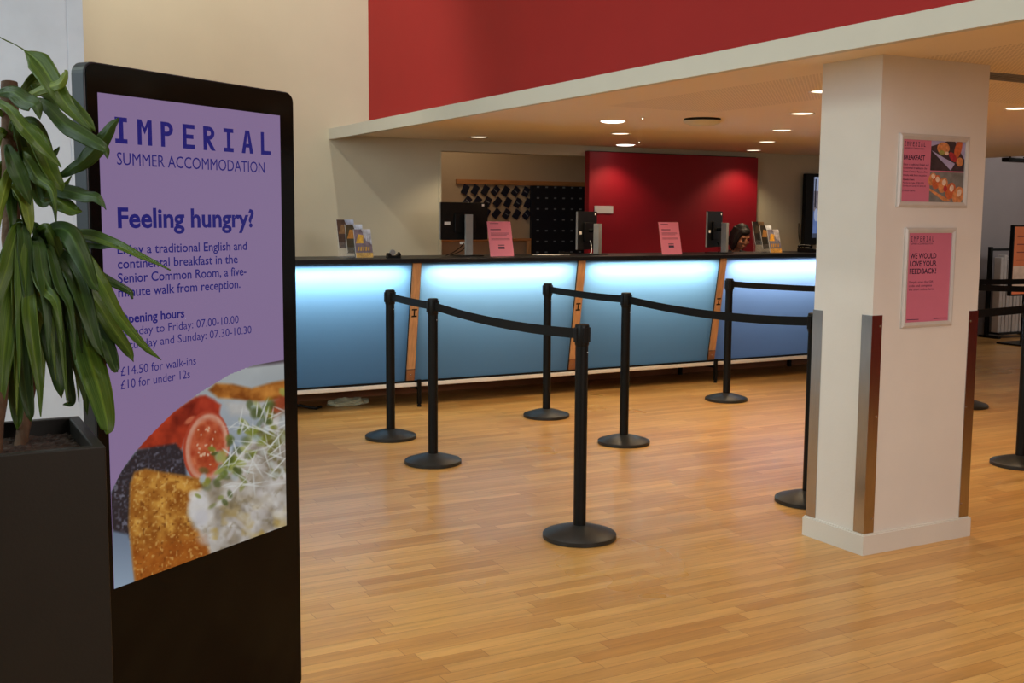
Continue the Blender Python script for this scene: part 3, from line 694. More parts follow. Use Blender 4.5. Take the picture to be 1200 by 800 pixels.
# the breakfast picture: a flat photo on the screen, drawn as a fine colour raster
import numpy as np
def breakfast_picture():
    nx, nz = 300, 215
    a = np.linspace(SL, SR, nx); z = np.linspace(S0, 1.06, nz)
    A, Z = np.meshgrid(a, z)
    Pw = np.stack([K0.x+ke.x*A-CAM.x, K0.y+ke.y*A-CAM.y, Z-CAM.z], -1)
    dep = Pw @ np.array(FW); X = 600+FPX*(Pw @ np.array(RT))/dep; Y = 400-FPX*(Pw @ np.array(UP))/dep
    def vnoise(sc, seed, sx=1.0):
        rs = np.random.RandomState(seed); T = rs.rand(64, 64)
        u = X/sc*sx; v = Y/sc; iu = np.floor(u).astype(int); iv = np.floor(v).astype(int); fu = u-iu; fv = v-iv
        fu = fu*fu*(3-2*fu); fv = fv*fv*(3-2*fv)
        g = lambda p, q: T[p % 64, q % 64]
        return (g(iu,iv)*(1-fu)+g(iu+1,iv)*fu)*(1-fv)+(g(iu,iv+1)*(1-fu)+g(iu+1,iv+1)*fu)*fv
    def fbm(sc, seed): return (vnoise(sc,seed)+0.5*vnoise(sc/2,seed+1)+0.25*vnoise(sc/4,seed+2))/1.75
    def poly(pts, soft=1.2):
        ins = np.zeros(X.shape, bool); dist = np.full(X.shape, 1e9); n = len(pts)
        for k in range(n):
            x1, y1 = pts[k]; x2, y2 = pts[(k+1) % n]
            c = ((y1 > Y) != (y2 > Y)) & (X < (x2-x1)*(Y-y1)/((y2-y1) if abs(y2-y1) > 1e-9 else 1e-9)+x1); ins ^= c
            t = np.clip(((X-x1)*(x2-x1)+(Y-y1)*(y2-y1))/((x2-x1)**2+(y2-y1)**2+1e-9), 0, 1)
            dist = np.minimum(dist, np.hypot(X-x1-t*(x2-x1), Y-y1-t*(y2-y1)))
        sd = np.where(ins, dist, -dist)
        return np.clip(sd/(2*soft)+0.5, 0, 1), np.maximum(sd, 0)
    def ellm(cx, cy, rx, ry, rot=0.0, soft=0.15):
        u = (X-cx)*math.cos(rot)+(Y-cy)*math.sin(rot); v = -(X-cx)*math.sin(rot)+(Y-cy)*math.cos(rot)
        r = np.hypot(u/rx, v/ry); return np.clip((1-r)/soft+0.5, 0, 1), r
    C = np.zeros(X.shape+(3,))
    def lay(al, col):
        nonlocal C
        col = np.asarray(col, float)
        C = C*(1-al[...,None]) + col*al[...,None]
    def ramp(f, c0, c1): return np.asarray(c0)*(1-f[...,None]) + np.asarray(c1)*f[...,None]
    rs = np.random.RandomState(3)
    C[:] = ramp(np.clip((Y-420)/200, 0, 1), (172,176,176), (132,150,172)); C += (fbm(30,1)-.5)[...,None]*18
    arcp = [(128.5,578),(142.5,550),(157,530),(172.5,512.5),(202.5,482.5),(232.5,460),(270,437.5),(300,426),(340,418)]
    lay(poly([(290,430),(340,416),(340,424),(318,427)], 2)[0], (82,72,80))
    # tomato halves behind
    m, d = poly([(160,526),(176,506),(202,482),(228,465),(240,463),(258,474),(254,492),(232,500),(216,514),(212,528),(190,526)], 2.0)
    lay(m, ramp(np.clip(fbm(14,5)*1.5-.25, 0, 1), (104,22,14), (190,62,34)))
    lay(poly([(226,482),(234,464),(250,468),(256,486),(240,500)], 3)[0]*0.8, ramp(fbm(10,8), (126,26,18), (200,70,44)))
    lay(ellm(222,492,7,3,-.6,.6)[0]*.7, (214,126,92))
    # black pudding
    m, d = poly([(124,590),(140,552),(160,527),(205,519),(216,532),(218,560),(190,558),(166,552),(154,560),(151,632),(124,630)], 2.0)
    sp = np.clip((vnoise(2.2,11)-.55)*4, 0, 1)*np.clip(fbm(9,14)*1.6-.3, 0, 1)
    lay(m, ramp(sp, (38,36,44), (112,112,128)))
    lay(poly([(150,626),(124,620),(124,700),(160,690)], 2)[0], ramp(np.clip((Y-625)/70,0,1), (108,124,146), (150,170,190)))
    # bread and little tomato
    m, d = poly([(244,457),(252,449),(272,450),(294,455),(318,448),(340,444),(340,466),(300,471),(280,468),(255,466)], 2.0)
    lay(m, ramp(np.clip(fbm(12,21)*1.7-.35,0,1), (118,58,14), (206,136,58)))
    lay(poly([(318,470),(340,456),(340,510),(326,508),(312,490)], 3)[0], ramp(fbm(9,24), (110,40,20), (186,92,56)))
    lay(poly([(262,470),(312,472),(306,486),(270,486)], 4)[0]*.8, ramp(fbm(12,25), (168,160,150), (206,206,204)))
    # cut tomato
    m, r = ellm(241,523,27,42,.12,.06); lay(m, (176,66,44))
    m, r = ellm(242,524,25,39.5,.12,.08); lay(m, ramp(np.clip(fbm(6,31),0,1), (196,128,104), (214,160,136)))
    m, r = ellm(242,524,20,33,.12,.18); lay(m, ramp(np.clip(fbm(9,33)*1.6-.3,0,1), (168,62,36), (208,116,78)))
    for cx, cy, rx, ry in ((235,507,6,10),(250,514,6,11),(236,536,7,10),(250,540,6,8)):
        lay(ellm(cx,cy,rx,ry,.1,.5)[0]*.8, ramp(fbm(5,36), (142,40,22), (190,92,48)))
    for k in range(26): lay(ellm(230+rs.rand()*24, 500+rs.rand()*46, .9+rs.rand(), .8+rs.rand()*.9, rs.rand()*3, .8)[0]*.8, (226,190,160))
    # hash brown
    m, d = poly([(152,566),(157,553),(170,549),(190,553),(216,557),(245,563),(262,572),(254,600),(246,650),(204,666),(158,684),(150,615)], 2.0)
    f = np.clip(fbm(10,41)*1.9-.45,0,1)*np.clip(d/9+.25,0,1)
    lay(m, ramp(f, (136,74,20), (208,152,66)))
    lay(m*np.clip((Y-(632-(X-158)*.28))/22,0,1)*.75, ramp(fbm(8,44), (128,56,12), (176,94,26)))
    lay(m*np.clip((vnoise(2.4,47)-.72)*6,0,1)*.6, (224,180,104)); lay(m*np.clip((vnoise(3.1,49)-.78)*6,0,1)*.7, (104,52,12))
    lay(m*np.clip(1-d/3.0,0,1)*.45, (196,142,70))
    # egg pile
    m, d = poly([(222,590),(233,574),(252,556),(264,538),(288,517),(306,497),(340,474),(340,640),(292,636),(246,652),(240,628),(226,618),(219,602)], 3.5)
    f = np.clip(fbm(15,51)*2.0-.5,0,1)
    lay(m, ramp(f, (132,122,108), (206,202,198)))
    lay(m*np.clip((fbm(18,55)-.55)*5,0,1)*np.clip((Y-575)/40,0,1)*.7, (172,140,58))
    lay(m*np.clip((fbm(7,58)-.62)*5,0,1)*.55, (110,98,70))
    for k in range(60):
        x = 228+rs.rand()*105; lo = 636-(x-228)*.2; hi = 585-(x-228)*.85 if x < 300 else 512
        lay(ellm(x, hi+rs.rand()*(lo-hi), 3+rs.rand()*8, 2+rs.rand()*5, rs.rand()*3, .9)[0]*(.25+rs.rand()*.5), ((222,220,218),(196,190,188),(160,148,128))[rs.randint(3)])
    lay(ellm(232,592,12,17,.2,.5)[0]*.85, (214,212,212)); lay(ellm(236,606,8,10,.2,.6)[0]*.8, (196,194,198)); lay(ellm(226,580,6,6,0,.6)[0]*.7,(226,224,222))
    # sprouts and shreds
    for k in range(90):
        q = rs.rand(); x = 312-q*66+rs.randn()*12; y = 478+q*100+rs.randn()*12
        lay(ellm(x, y, 2+rs.rand()*6, 1.5+rs.rand()*4, rs.rand()*3, .7)[0]*(.4+rs.rand()*.5), ((118,128,44),(92,108,36),(150,156,78),(168,184,192),(70,84,40))[rs.randint(5)])
    for k in range(50):
        x = 322+rs.randn()*8; y = 500+rs.rand()*60; lay(ellm(x, y, 2+rs.rand()*4, 1.5+rs.rand()*3, rs.rand()*3, .7)[0]*.6, ((108,112,44),(92,84,40),(180,184,176))[rs.randint(3)])
    for k in range(60):
        lay(ellm(264+rs.rand()*70, 478+rs.rand()*95, 5+rs.rand()*12, .7+rs.rand()*.5, rs.rand()*3.1, .8)[0]*(.5+rs.rand()*.4), (214,216,212))
    C = np.clip(C*0.86, 0, 255)/255
    Lc = np.where(C <= .04045, C/12.92, ((C+.055)/1.055)**2.4)
    vs = [(A[q,p], yk, Z[q,p]) for q in range(nz) for p in range(nx)]
    am, _ = poly(arcp+[(345,700),(100,720),(118,600)], 0.1)
    fs = [(q*nx+p, q*nx+p+1, (q+1)*nx+p+1, (q+1)*nx+p) for q in range(nz-1) for p in range(nx-1) if am[q,p]+am[q+1,p]+am[q,p+1]+am[q+1,p+1] > 2]
    me = bpy.data.meshes.new('breakfast_picture'); me.from_pydata(vs, [], fs)
    at = me.color_attributes.new('photo', 'FLOAT_COLOR', 'POINT')
    at.data.foreach_set('color', np.concatenate([Lc.reshape(-1,3), np.ones((nx*nz,1))], 1).astype(np.float32).ravel())
    m = emis('screen_photo', (100,100,100), 1.0); nt = m.node_tree
    an = nt.nodes.new('ShaderNodeAttribute'); an.attribute_name = 'photo'
    nt.links.new(an.outputs['Color'], nt.nodes['Principled BSDF'].inputs['Emission Color'])
    me.materials.append(m)
    bmx = bmesh.new(); bmx.from_mesh(me); bmesh.ops.delete(bmx, geom=[v for v in bmx.verts if not v.link_faces], context='VERTS'); bmx.to_mesh(me); bmx.free()
    o = bpy.data.objects.new('breakfast_picture', me); COL.objects.link(o); o.parent = sc
breakfast_picture()

# ================================================================== PLANTER AND DRACAENA
PZ = 1.05; PX1, PY0, PY1 = 0.3165, 2.185, 2.549; PX0 = PX1-0.364
t = empty('planter', (PX0, PY0, 0)); tag(t, 'tall square dark bronze planter in the near left corner', 'planter')
wd, dp, th = PX1-PX0, PY1-PY0, 0.022
b = MB()
o4 = [(0,0),(wd,0),(wd,dp),(0,dp)]; i4 = [(th,th),(wd-th,th),(wd-th,dp-th),(th,dp-th)]
for k in range(4):
    k2 = (k+1) % 4
    b.add([(*o4[k],0),(*o4[k2],0),(*o4[k2],PZ),(*o4[k],PZ)], [(0,1,2,3)])
    b.add([(*o4[k],PZ),(*o4[k2],PZ),(*i4[k2],PZ),(*i4[k],PZ)], [(0,1,2,3)])
    b.add([(*i4[k],PZ),(*i4[k2],PZ),(*i4[k2],PZ-0.08),(*i4[k],PZ-0.08)], [(0,1,2,3)])
b.add([(*p,0) for p in o4], [(3,2,1,0)]); b.add([(*p,PZ-0.08) for p in i4], [(0,1,2,3)])
b.build('shell', m_planter, t, bevel=0.0025)
# soil
bm = bmesh.new(); bmesh.ops.create_grid(bm, x_segments=46, y_segments=46, size=0.5)
for v in bm.verts:
    x, y = v.co.x, v.co.y
    h = noise.noise(Vector((x*26, y*26, 0)))*0.006 + noise.noise(Vector((x*60, y*60, 3)))*0.004
    v.co = Vector((th+0.0005+(x+.5)*(wd-2*th-0.001), th+0.0005+(y+.5)*(dp-2*th-0.001), PZ-0.032+h))
me = bpy.data.meshes.new('soil'); bm.to_mesh(me); bm.free(); me.materials.append(m_soil)
o = bpy.data.objects.new('soil', me); COL.objects.link(o); o.parent = t; tag(o, 'dark bark soil', kind='stuff')

TC = Vector((0.130, 2.362, 0))
pt = empty('dracaena_plant', (TC.x, TC.y, PZ-0.045)); tag(pt, 'leafy green dracaena with drooping strap leaves growing in the bronze planter', 'plant')
def loc(p): return Vector(p) - Vector((TC.x, TC.y, PZ-0.045))
DEP = (TC-CAM).dot(FW)+0.03
def wp(px, py, d=0.0):
    return CAM + ray(px, py)*(DEP+d)
def cane(pts, r0_, r1_):
    n = len(pts); b = MB(); P_ = []; Rr = []
    for i in range((n-1)*10+1):
        q = i/10; k = min(int(q), n-2); f = q-k
        p = pts[k].lerp(pts[k+1], f); P_.append(loc(p)); Rr.append((r0_+(r1_-r0_)*i/((n-1)*10))*(1+0.07*math.sin(i*2.4)))
    b.tube(P_, Rr, 12); return b.build('cane', m_trunk, pt, smooth=True)
cane([Vector((0.125,2.36,PZ-0.06)), wp(14,300,0.02), wp(11,96,0.03)], 0.021, 0.017)
cane([Vector((0.185,2.43,PZ-0.06)), wp(42,400,0.10), wp(45,285,0.09)], 0.014, 0.012)
cane([Vector((0.10,2.43,PZ-0.06)), wp(-20,330,0.10), wp(-24,200,0.10)], 0.014, 0.012)
def crom(pts, n):
    q = [pts[0]*2-pts[1]] + pts + [pts[-1]*2-pts[-2]]; out = []
    for s in range(len(pts)-1):
        for k in range(n):
            f = k/n; a, b_, c, d = q[s:s+4]
            out.append(0.5*((2*b_)+(c-a)*f+(2*a-5*b_+4*c-d)*f*f+(3*b_-a-3*c+d)*f**3))
    out.append(pts[-1]); return out
nleaf = [0]
def leaf(pts, width, roll=0.0, fold=0.35, mi=None, base=0.22, twist=0.0, wave=0.05, start=0.0):
    """one strap leaf along world points; width direction starts square to the sight line and is rolled about the spine"""
    sp = crom([Vector(p) for p in pts], 10); n = len(sp); vs = []; fs = []; uv = []
    W = 9; ph = rnd.random()*6; fs_ = rnd.choice((-1.0, -1.0, 0.8))
    for i, p in enumerate(sp):
        q = i/(n-1)
        tg = (sp[min(i+1, n-1)]-sp[max(i-1, 0)]).normalized()
        vd = (p-CAM).normalized(); a = tg.cross(vd)
        if a.length < 1e-3: a = tg.cross(Vector((0,0,1)))
        a.normalize(); nb = a.cross(tg).normalized()
        ra = roll + twist*q; a2 = a*math.cos(ra)+nb*math.sin(ra); n2 = a2.cross(tg).normalized()
        prof = (base + (1-base)*max(0, min(1, (q-start)/(0.42-start)))**0.8) if q < 0.42 else max(0.0, 1-((q-0.42)/0.58)**1.75)
        hw = width*0.47*prof+0.0005
        for k in range(W):
            s = -1+2*k/(W-1)
            vs.append(loc(p + a2*(hw*s*math.cos(fold*abs(s))) + n2*(hw*abs(s)*math.sin(fold)*fs_ + width*wave*s*s*(math.sin(q*13+ph+(2 if s > 0 else 0))+0.7*math.sin(q*29+ph*2+(1 if s > 0 else 0))))))
            uv.append((s*0.5+0.5, q))
    for i in range(n-1):
        for k in range(W-1): fs.append((i*W+k, i*W+k+1, (i+1)*W+k+1, (i+1)*W+k))
    me = bpy.data.meshes.new('leaf'); me.from_pydata([tuple(v) for v in vs], [], fs)
    ul = me.uv_layers.new(name='UVMap')
    for l in me.loops: ul.data[l.index].uv = (uv[l.vertex_index][0], uv[l.vertex_index][1]+nleaf[0]*1.7)
    me.materials.append(m_leaf[mi if mi is not None else rnd.choice((0,0,0,1,1,2))])
    for p in me.polygons: p.use_smooth = True
    sh = me.attributes.new('sharp_edge', 'BOOLEAN', 'EDGE')
    for e in me.edges:
        if all(v % W == W//2 for v in e.vertices): sh.data[e.index].value = True
    me.update()
    o = bpy.data.objects.new('leaf', me); COL.objects.link(o); o.parent = pt
    so = o.modifiers.new('thickness', 'SOLIDIFY'); so.thickness = 0.0012
    nleaf[0] += 1
    return o
L_ = lambda *a: [wp(*q) for q in a]
# crown by the cane top
leaf(L_((14,128,.03),(40,96,.05),(50,100,.05),(75,120,.02),(100,140,-.02),(112,153,-.04)), .050, .2, .3, 0)
leaf(L_((0,44,.03),(22,55,.03),(44,72,.02),(62,98,.00),(82,128,-.02),(108,154,-.05)), .052, .1, .25, 0, base=0.03, start=0.27)
leaf(L_((14,120,.03),(34,112,.02),(52,104,.00),(70,98,-.02),(77,86,-.02),(76,82,-.02)), .024, .5, .3, 2)
leaf(L_((-4,110,.0),(14,108,-.03),(30,118,-.06),(42,124,-.08),(47,140,-.09)), .042, .3, .2, 1)
leaf(L_((30,118,.02),(52,122,-.02),(76,145,-.06),(100,160,-.08),(122,174,-.09),(126,186,-.09)), .038, .3, .35, 1)
leaf(L_((-6,118,-.02),(10,128,-.06),(28,150,-.08),(48,172,-.09),(62,186,-.09),(72,196,-.09)), .034, .35, .35, 0)
leaf(L_((18,150,.0),(36,152,-.03),(46,168,-.05),(58,198,-.06),(70,218,-.05),(74,224,-.05)), .042, .2, .4, 0)
leaf(L_((10,160,.02),(30,160,.0),(40,180,-.02),(52,200,-.02),(64,222,.0),(84,224,.0)), .05, .4, .3, 0)
leaf(L_((70,206,.0),(84,198,-.02),(102,184,-.04),(120,164,-.05),(130,148,-.06),(139,138,-.06)), .040, .35, .4, 1)
leaf(L_((8,170,.0),(14,185,-.05),(22,205,-.07),(30,225,-.07),(36,240,-.06)), .040, .2, .3, 1)
leaf(L_((30,206,.02),(48,216,.0),(72,222,-.03),(96,228,-.06),(114,232,-.08),(124,246,-.09)), .040, .6, .3, 1)
leaf(L_((34,222,.02),(52,224,-.01),(70,236,-.04),(86,246,-.05),(96,248,-.05)), .040, .3, .3, 0)
leaf(L_((6,220,.0),(16,214,-.03),(28,230,-.05),(34,258,-.05),(36,275,-.05)), .034, .2, .4, 2)
leaf(L_((20,240,.03),(44,226,.03),(60,224,.02),(76,218,.02),(84,206,.02)), .022, .5, .3, 0)
leaf(L_((40,210,.0),(50,204,.0),(58,190,.02),(66,178,.02),(70,172,.02)), .018, .5, .3, 0)
# long ones reaching over the screen
leaf(L_((44,285,.08),(72,276,.04),(102,276,.0),(132,286,-.05),(164,300,-.08),(200,316,-.10)), .030, .5, .4, 0)
leaf(L_((44,288,.08),(66,282,.02),(92,294,-.04),(118,330,-.08),(140,370,-.08),(166,402,-.08),(189,422,-.08)), .034, .3, .35, 0)
leaf(L_((44,285,.08),(70,282,.03),(96,284,.0),(118,287,-.04),(138,288,-.06)), .034, .7, .3, 1)
leaf(L_((44,292,.06),(60,270,.0),(80,272,-.06),(96,300,-.09),(108,330,-.10),(116,341,-.10)), .046, .2, .4, 1)
leaf(L_((44,300,.06),(66,298,.0),(86,320,-.05),(100,360,-.07),(112,400,-.07),(122,420,-.06)), .046, .2, .35, 1)
leaf(L_((46,300,.08),(76,296,.04),(100,310,.0),(122,326,-.02),(150,340,-.03),(156,350,-.03)), .028, .5, .3, 1)
leaf(L_((46,305,.08),(80,316,.04),(110,350,.0),(132,384,-.02),(150,410,-.02),(156,424,-.02)), .040, .3, .35, 0)
leaf(L_((46,310,.08),(70,330,.03),(100,370,.0),(122,400,-.02),(134,430,-.02),(138,436,-.02)), .044, .2, .35, 1)
leaf(L_((46,315,.08),(76,350,.04),(96,390,.0),(108,430,-.04),(120,470,-.06),(126,500,-.07),(124,508,-.07)), .064, .15, .3, 0)
leaf(L_((44,300,.05),(36,320,-.04),(34,360,-.09),(40,410,-.10),(46,450,-.10),(48,488,-.10)), .032, .1, .4, 0)
leaf(L_((44,310,.06),(60,350,.02),(72,400,.0),(78,440,.0),(84,470,.0),(74,474,.0)), .030, .2, .3, 1)
leaf(L_((40,300,.05),(26,310,.0),(14,340,-.06),(6,400,-.09),(2,450,-.10),(-2,500,-.10)), .046, .1, .35, 0)
leaf(L_((44,305,.06),(50,330,.0),(56,380,-.02),(64,420,-.02),(70,452,-.02),(72,466,-.01)), .040, .2, .3, 1)
leaf(L_((40,310,.06),(30,340,.02),(26,390,-.04),(28,440,-.06),(34,480,-.07),(36,494,-.07)), .040, .2, .35, 1)
leaf(L_((44,300,.07),(60,318,.06),(70,330,.04),(66,300,.04),(78,318,.02),(82,342,.02)), .030, .4, .3, 2)
leaf(L_((44,310,.06),(64,360,.05),(80,392,.05),(92,430,.06),(100,462,.07),(102,486,.08)), .034, .2, .35, 1)
leaf(L_((42,300,.05),(22,330,.03),(10,390,.0),(16,440,-.02),(20,485,-.03),(20,504,-.03)), .048, .15, .3, 0)
# the crowded inner mass: arching leaves round the canes
def arch(c, az, ln, rise, droop, width, mi=None):
    d = Vector((math.cos(az), math.sin(az), 0)); pts = []
    for k in range(6):
        q = k/5; out = ln*(0.75*q - 0.18*q*q); z = rise*math.sin(min(1, q*1.5)*PI/2) - droop*q**2.1
        pts.append(c + d*out + Vector((0,0,z)))
    return leaf(pts, width, rnd.uniform(-.5,.5), rnd.uniform(.2,.45), mi)
for c, cnt, lo in ((wp(11,150,.03), 7, 0.10), (wp(-24,215,.10), 5, 0.16), (wp(43,300,.09), 9, 0.20), (wp(12,330,.03), 7, 0.18)):
    for k in range(cnt):
        az = 2*PI*(k/cnt)+rnd.uniform(-.3,.3)
        # keep away from the kiosk behind
        ln = rnd.uniform(.16,.27)
        dx, dy = math.cos(az), math.sin(az)
        if dx*0.55+dy*0.83 > 0.2: ln *= 0.62
        if dx > 0.3: ln *= 0.75
        arch(c + Vector((0,0,rnd.uniform(-.05,.03))), az, ln, rnd.uniform(.02,.07), rnd.uniform(lo*0.8, lo*1.35), rnd.uniform(.022,.034))

# leaves that hang down the front of the crowns
for k in range(22):
    sx, sy = rnd.uniform(14, 48), rnd.uniform(278, 312); q = k/21
    tx = -16+q*118+rnd.uniform(-5, 5); ty = rnd.uniform(425, 500) if tx < 60 else rnd.uniform(400, 478)
    d0 = rnd.uniform(-.10, .06); mx_ = sx+(tx-sx)*0.55
    leaf(L_((sx,sy,.06), ((sx+mx_)/2, sy-rnd.uniform(0,18), d0*.4), (mx_, sy+rnd.uniform(15,40), d0*.8), (sx+(tx-sx)*.85, (sy+ty)/2, d0), (tx, ty, d0)), rnd.uniform(.024,.037), rnd.uniform(-.3,.5), rnd.uniform(.2,.45))
for k in range(12):
    sx, sy = rnd.uniform(6, 22), rnd.uniform(150, 215); tx = rnd.uniform(-12, 72); ty = rnd.uniform(225, 330)
    d0 = rnd.uniform(-.08, .06); mx_ = sx+(tx-sx)*0.6
    leaf(L_((sx,sy,.03), ((sx+mx_)/2, sy-rnd.uniform(5,22), d0*.4), (mx_, sy+rnd.uniform(5,25), d0*.8), (sx+(tx-sx)*.9, (sy+ty)/2, d0), (tx, ty, d0)), rnd.uniform(.024,.036), rnd.uniform(-.3,.5), rnd.uniform(.2,.45))

# ================================================================== BEHIND AND ON THE COUNTER
ZC = 1.1662
def monitor(loc, rz, w_, h_, zc, label, stand_w=0.065, stand_d=0.024):
    t = empty('computer_monitor', (loc[0], loc[1], ZC), rz); tag(t, label, 'monitor', 'monitors on the reception counter')
    b = MB(); b.prism(rrect(-w_/2, w_/2, zc-h_/2, zc+h_/2, 0.006, 3), -0.004, 0.012, 'xz'); cs = b.build('case', m_black, t, bevel=0.002)
    MB().prism(rrect(-w_/2+.008, w_/2-.008, zc-h_/2+.008, zc+h_/2-.008, 0.004, 3), 0.012, 0.0135, 'xz').build('screen', mat('dim_screen', (0.02,0.03,0.05), 0.2, emit=(0.10,0.14,0.2), estr=0.6), t)
    b = MB(); b.prism(rrect(-w_*.22, w_*.22, zc-h_*.30, zc+h_*.22, 0.012, 4), -0.024, -0.004, 'xz'); b.build('back_bulge', m_black, t, bevel=0.004)
    MB().box(-w_/2-0.002, -w_/2, -0.004, 0.012, zc-h_/2+.004, zc+h_/2-.004).build('edge_trim', m_greyplastic, t)
    MB().box(-stand_w/2, stand_w/2, -0.074-stand_d, -0.074, 0.008, zc+h_*0.18).build('stand', m_greyplastic, t, bevel=0.003)
    MB().tube([(0,-0.08,zc),(0,-0.02,zc)], 0.016, 12).build('hinge', m_black, t)
    MB().prism(rrect(-0.11, 0.11, -0.16, 0.06, 0.02, 4), 0.0, 0.008, 'xy').build('foot', m_black, t)
    lab = MB(); lab.box(-w_*.42, -w_*.30, -0.0052, -0.004, zc-h_*.10, zc-h_*.02); lab.box(w_*.42-0.02, w_*.42, -0.0052, -0.004, zc+h_*.40, zc+h_*.46); lab.build('sticker', m_paperw, t)
    return t
def cable(t, pts, r=0.004, m=None):
    return MB().tube(crom([Vector(p) for p in pts], 8), r, 6).build('cable', m or m_black, t, smooth=True)
p = at_y(544, 259, 8.32)
t = monitor((p.x, 8.32), R(0), 0.43, 0.305, p.z-ZC, 'black monitor seen square from behind, leftmost on the counter')
cable(t, [(-0.02,-0.03,0.10),(-0.06,-0.05,0.07),(-0.13,-0.06,0.03),(-0.19,-0.05,0.006)])
cable(t, [(0.00,-0.03,0.10),(-0.03,-0.06,0.06),(-0.09,-0.07,0.03),(-0.16,-0.07,0.006)])
MB().box(-0.05,0.0,-0.030,-0.022,0.095,0.115).build('plug', m_paperw, t)
p = at_y(688, 270, 8.30)
t = monitor((p.x, 8.30), R(35), 0.43, 0.33, p.z-ZC, 'black monitor turned nearly edge-on in front of the left end of the red panel', 0.07, 0.05)
cable(t, [(0.0,-0.03,0.12),(-0.02,-0.05,0.08),(-0.04,-0.06,0.03),(-0.06,-0.06,0.006)], 0.005, m_paperw)
p = at_y(837.5, 268.5, 8.30)
t = monitor((p.x, 8.30), R(33), 0.43, 0.33, p.z-ZC, 'black monitor turned nearly edge-on, rightmost, beside the person', 0.07, 0.05)
cable(t, [(0.0,-0.03,0.10),(-0.02,-0.05,0.07),(-0.04,-0.06,0.03),(-0.06,-0.06,0.006)], 0.005)
p = at_y(838, 296, 8.25)

def desk_sign(pxl, pxr, label):
    a = at_y(pxl, 301, 8.02); c = at_y(pxr, 301, 8.02); wdt = 0.215; x = (a.x+c.x)/2
    t = empty('desk_sign', (x, 8.03, ZC)); tag(t, label, 'sign', 'pink notices on the reception counter')
    ln = 0.068; hh = 0.285
    def q(u, v, o): return (u, ln*v + o, hh*v)
    b = MB(); b.hexa([q(-wdt/2-.003,0,0), q(wdt/2+.003,0,0), q(wdt/2+.003,0,.003), q(-wdt/2-.003,0,.003), q(-wdt/2-.003,1,0), q(wdt/2+.003,1,0), q(wdt/2+.003,1,.003), q(-wdt/2-.003,1,.003)])
    b.box(-wdt/2-.003, wdt/2+.003, 0, 0.09, 0, 0.003); b.build('holder', m_acrylic, t)
    b = MB(); b.hexa([q(-wdt/2,.01,-.0014), q(wdt/2,.01,-.0014), q(wdt/2,.01,-.0004), q(-wdt/2,.01,-.0004), q(-wdt/2,.99,-.0014), q(wdt/2,.99,-.0014), q(wdt/2,.99,-.0004), q(-wdt/2,.99,-.0004)])
    sh = b.build('notice', m_pink, t); sh['label'] = 'pink printed notice'
    b = MB()
    def bar(u0, u1, v0, v1, mi=0): b.add([q(u0,v0,-.0018), q(u1,v0,-.0018), q(u1,v1,-.0018), q(u0,v1,-.0018)], [(0,1,2,3)], mi)
    bar(-.085,-.005,.925,.940); bar(-.085,.012,.75,.775); 
    for v in (.66,.63,.60): bar(-.085,.08-.02*(v == .60),v,v+.010)
    for v in (.50,.47): bar(-.085,.085,v,v+.010)
    bar(-.028,.03,.31,.335); bar(-.028,.03,.215,.28)
    b.build('print', m_ink, sh, smooth='flat')
    return t
desk_sign(575, 603.5, 'pink notice in a leaning stand beside the leftmost monitor')
desk_sign(775, 801.5, 'pink notice in a leaning stand in front of the red panel')

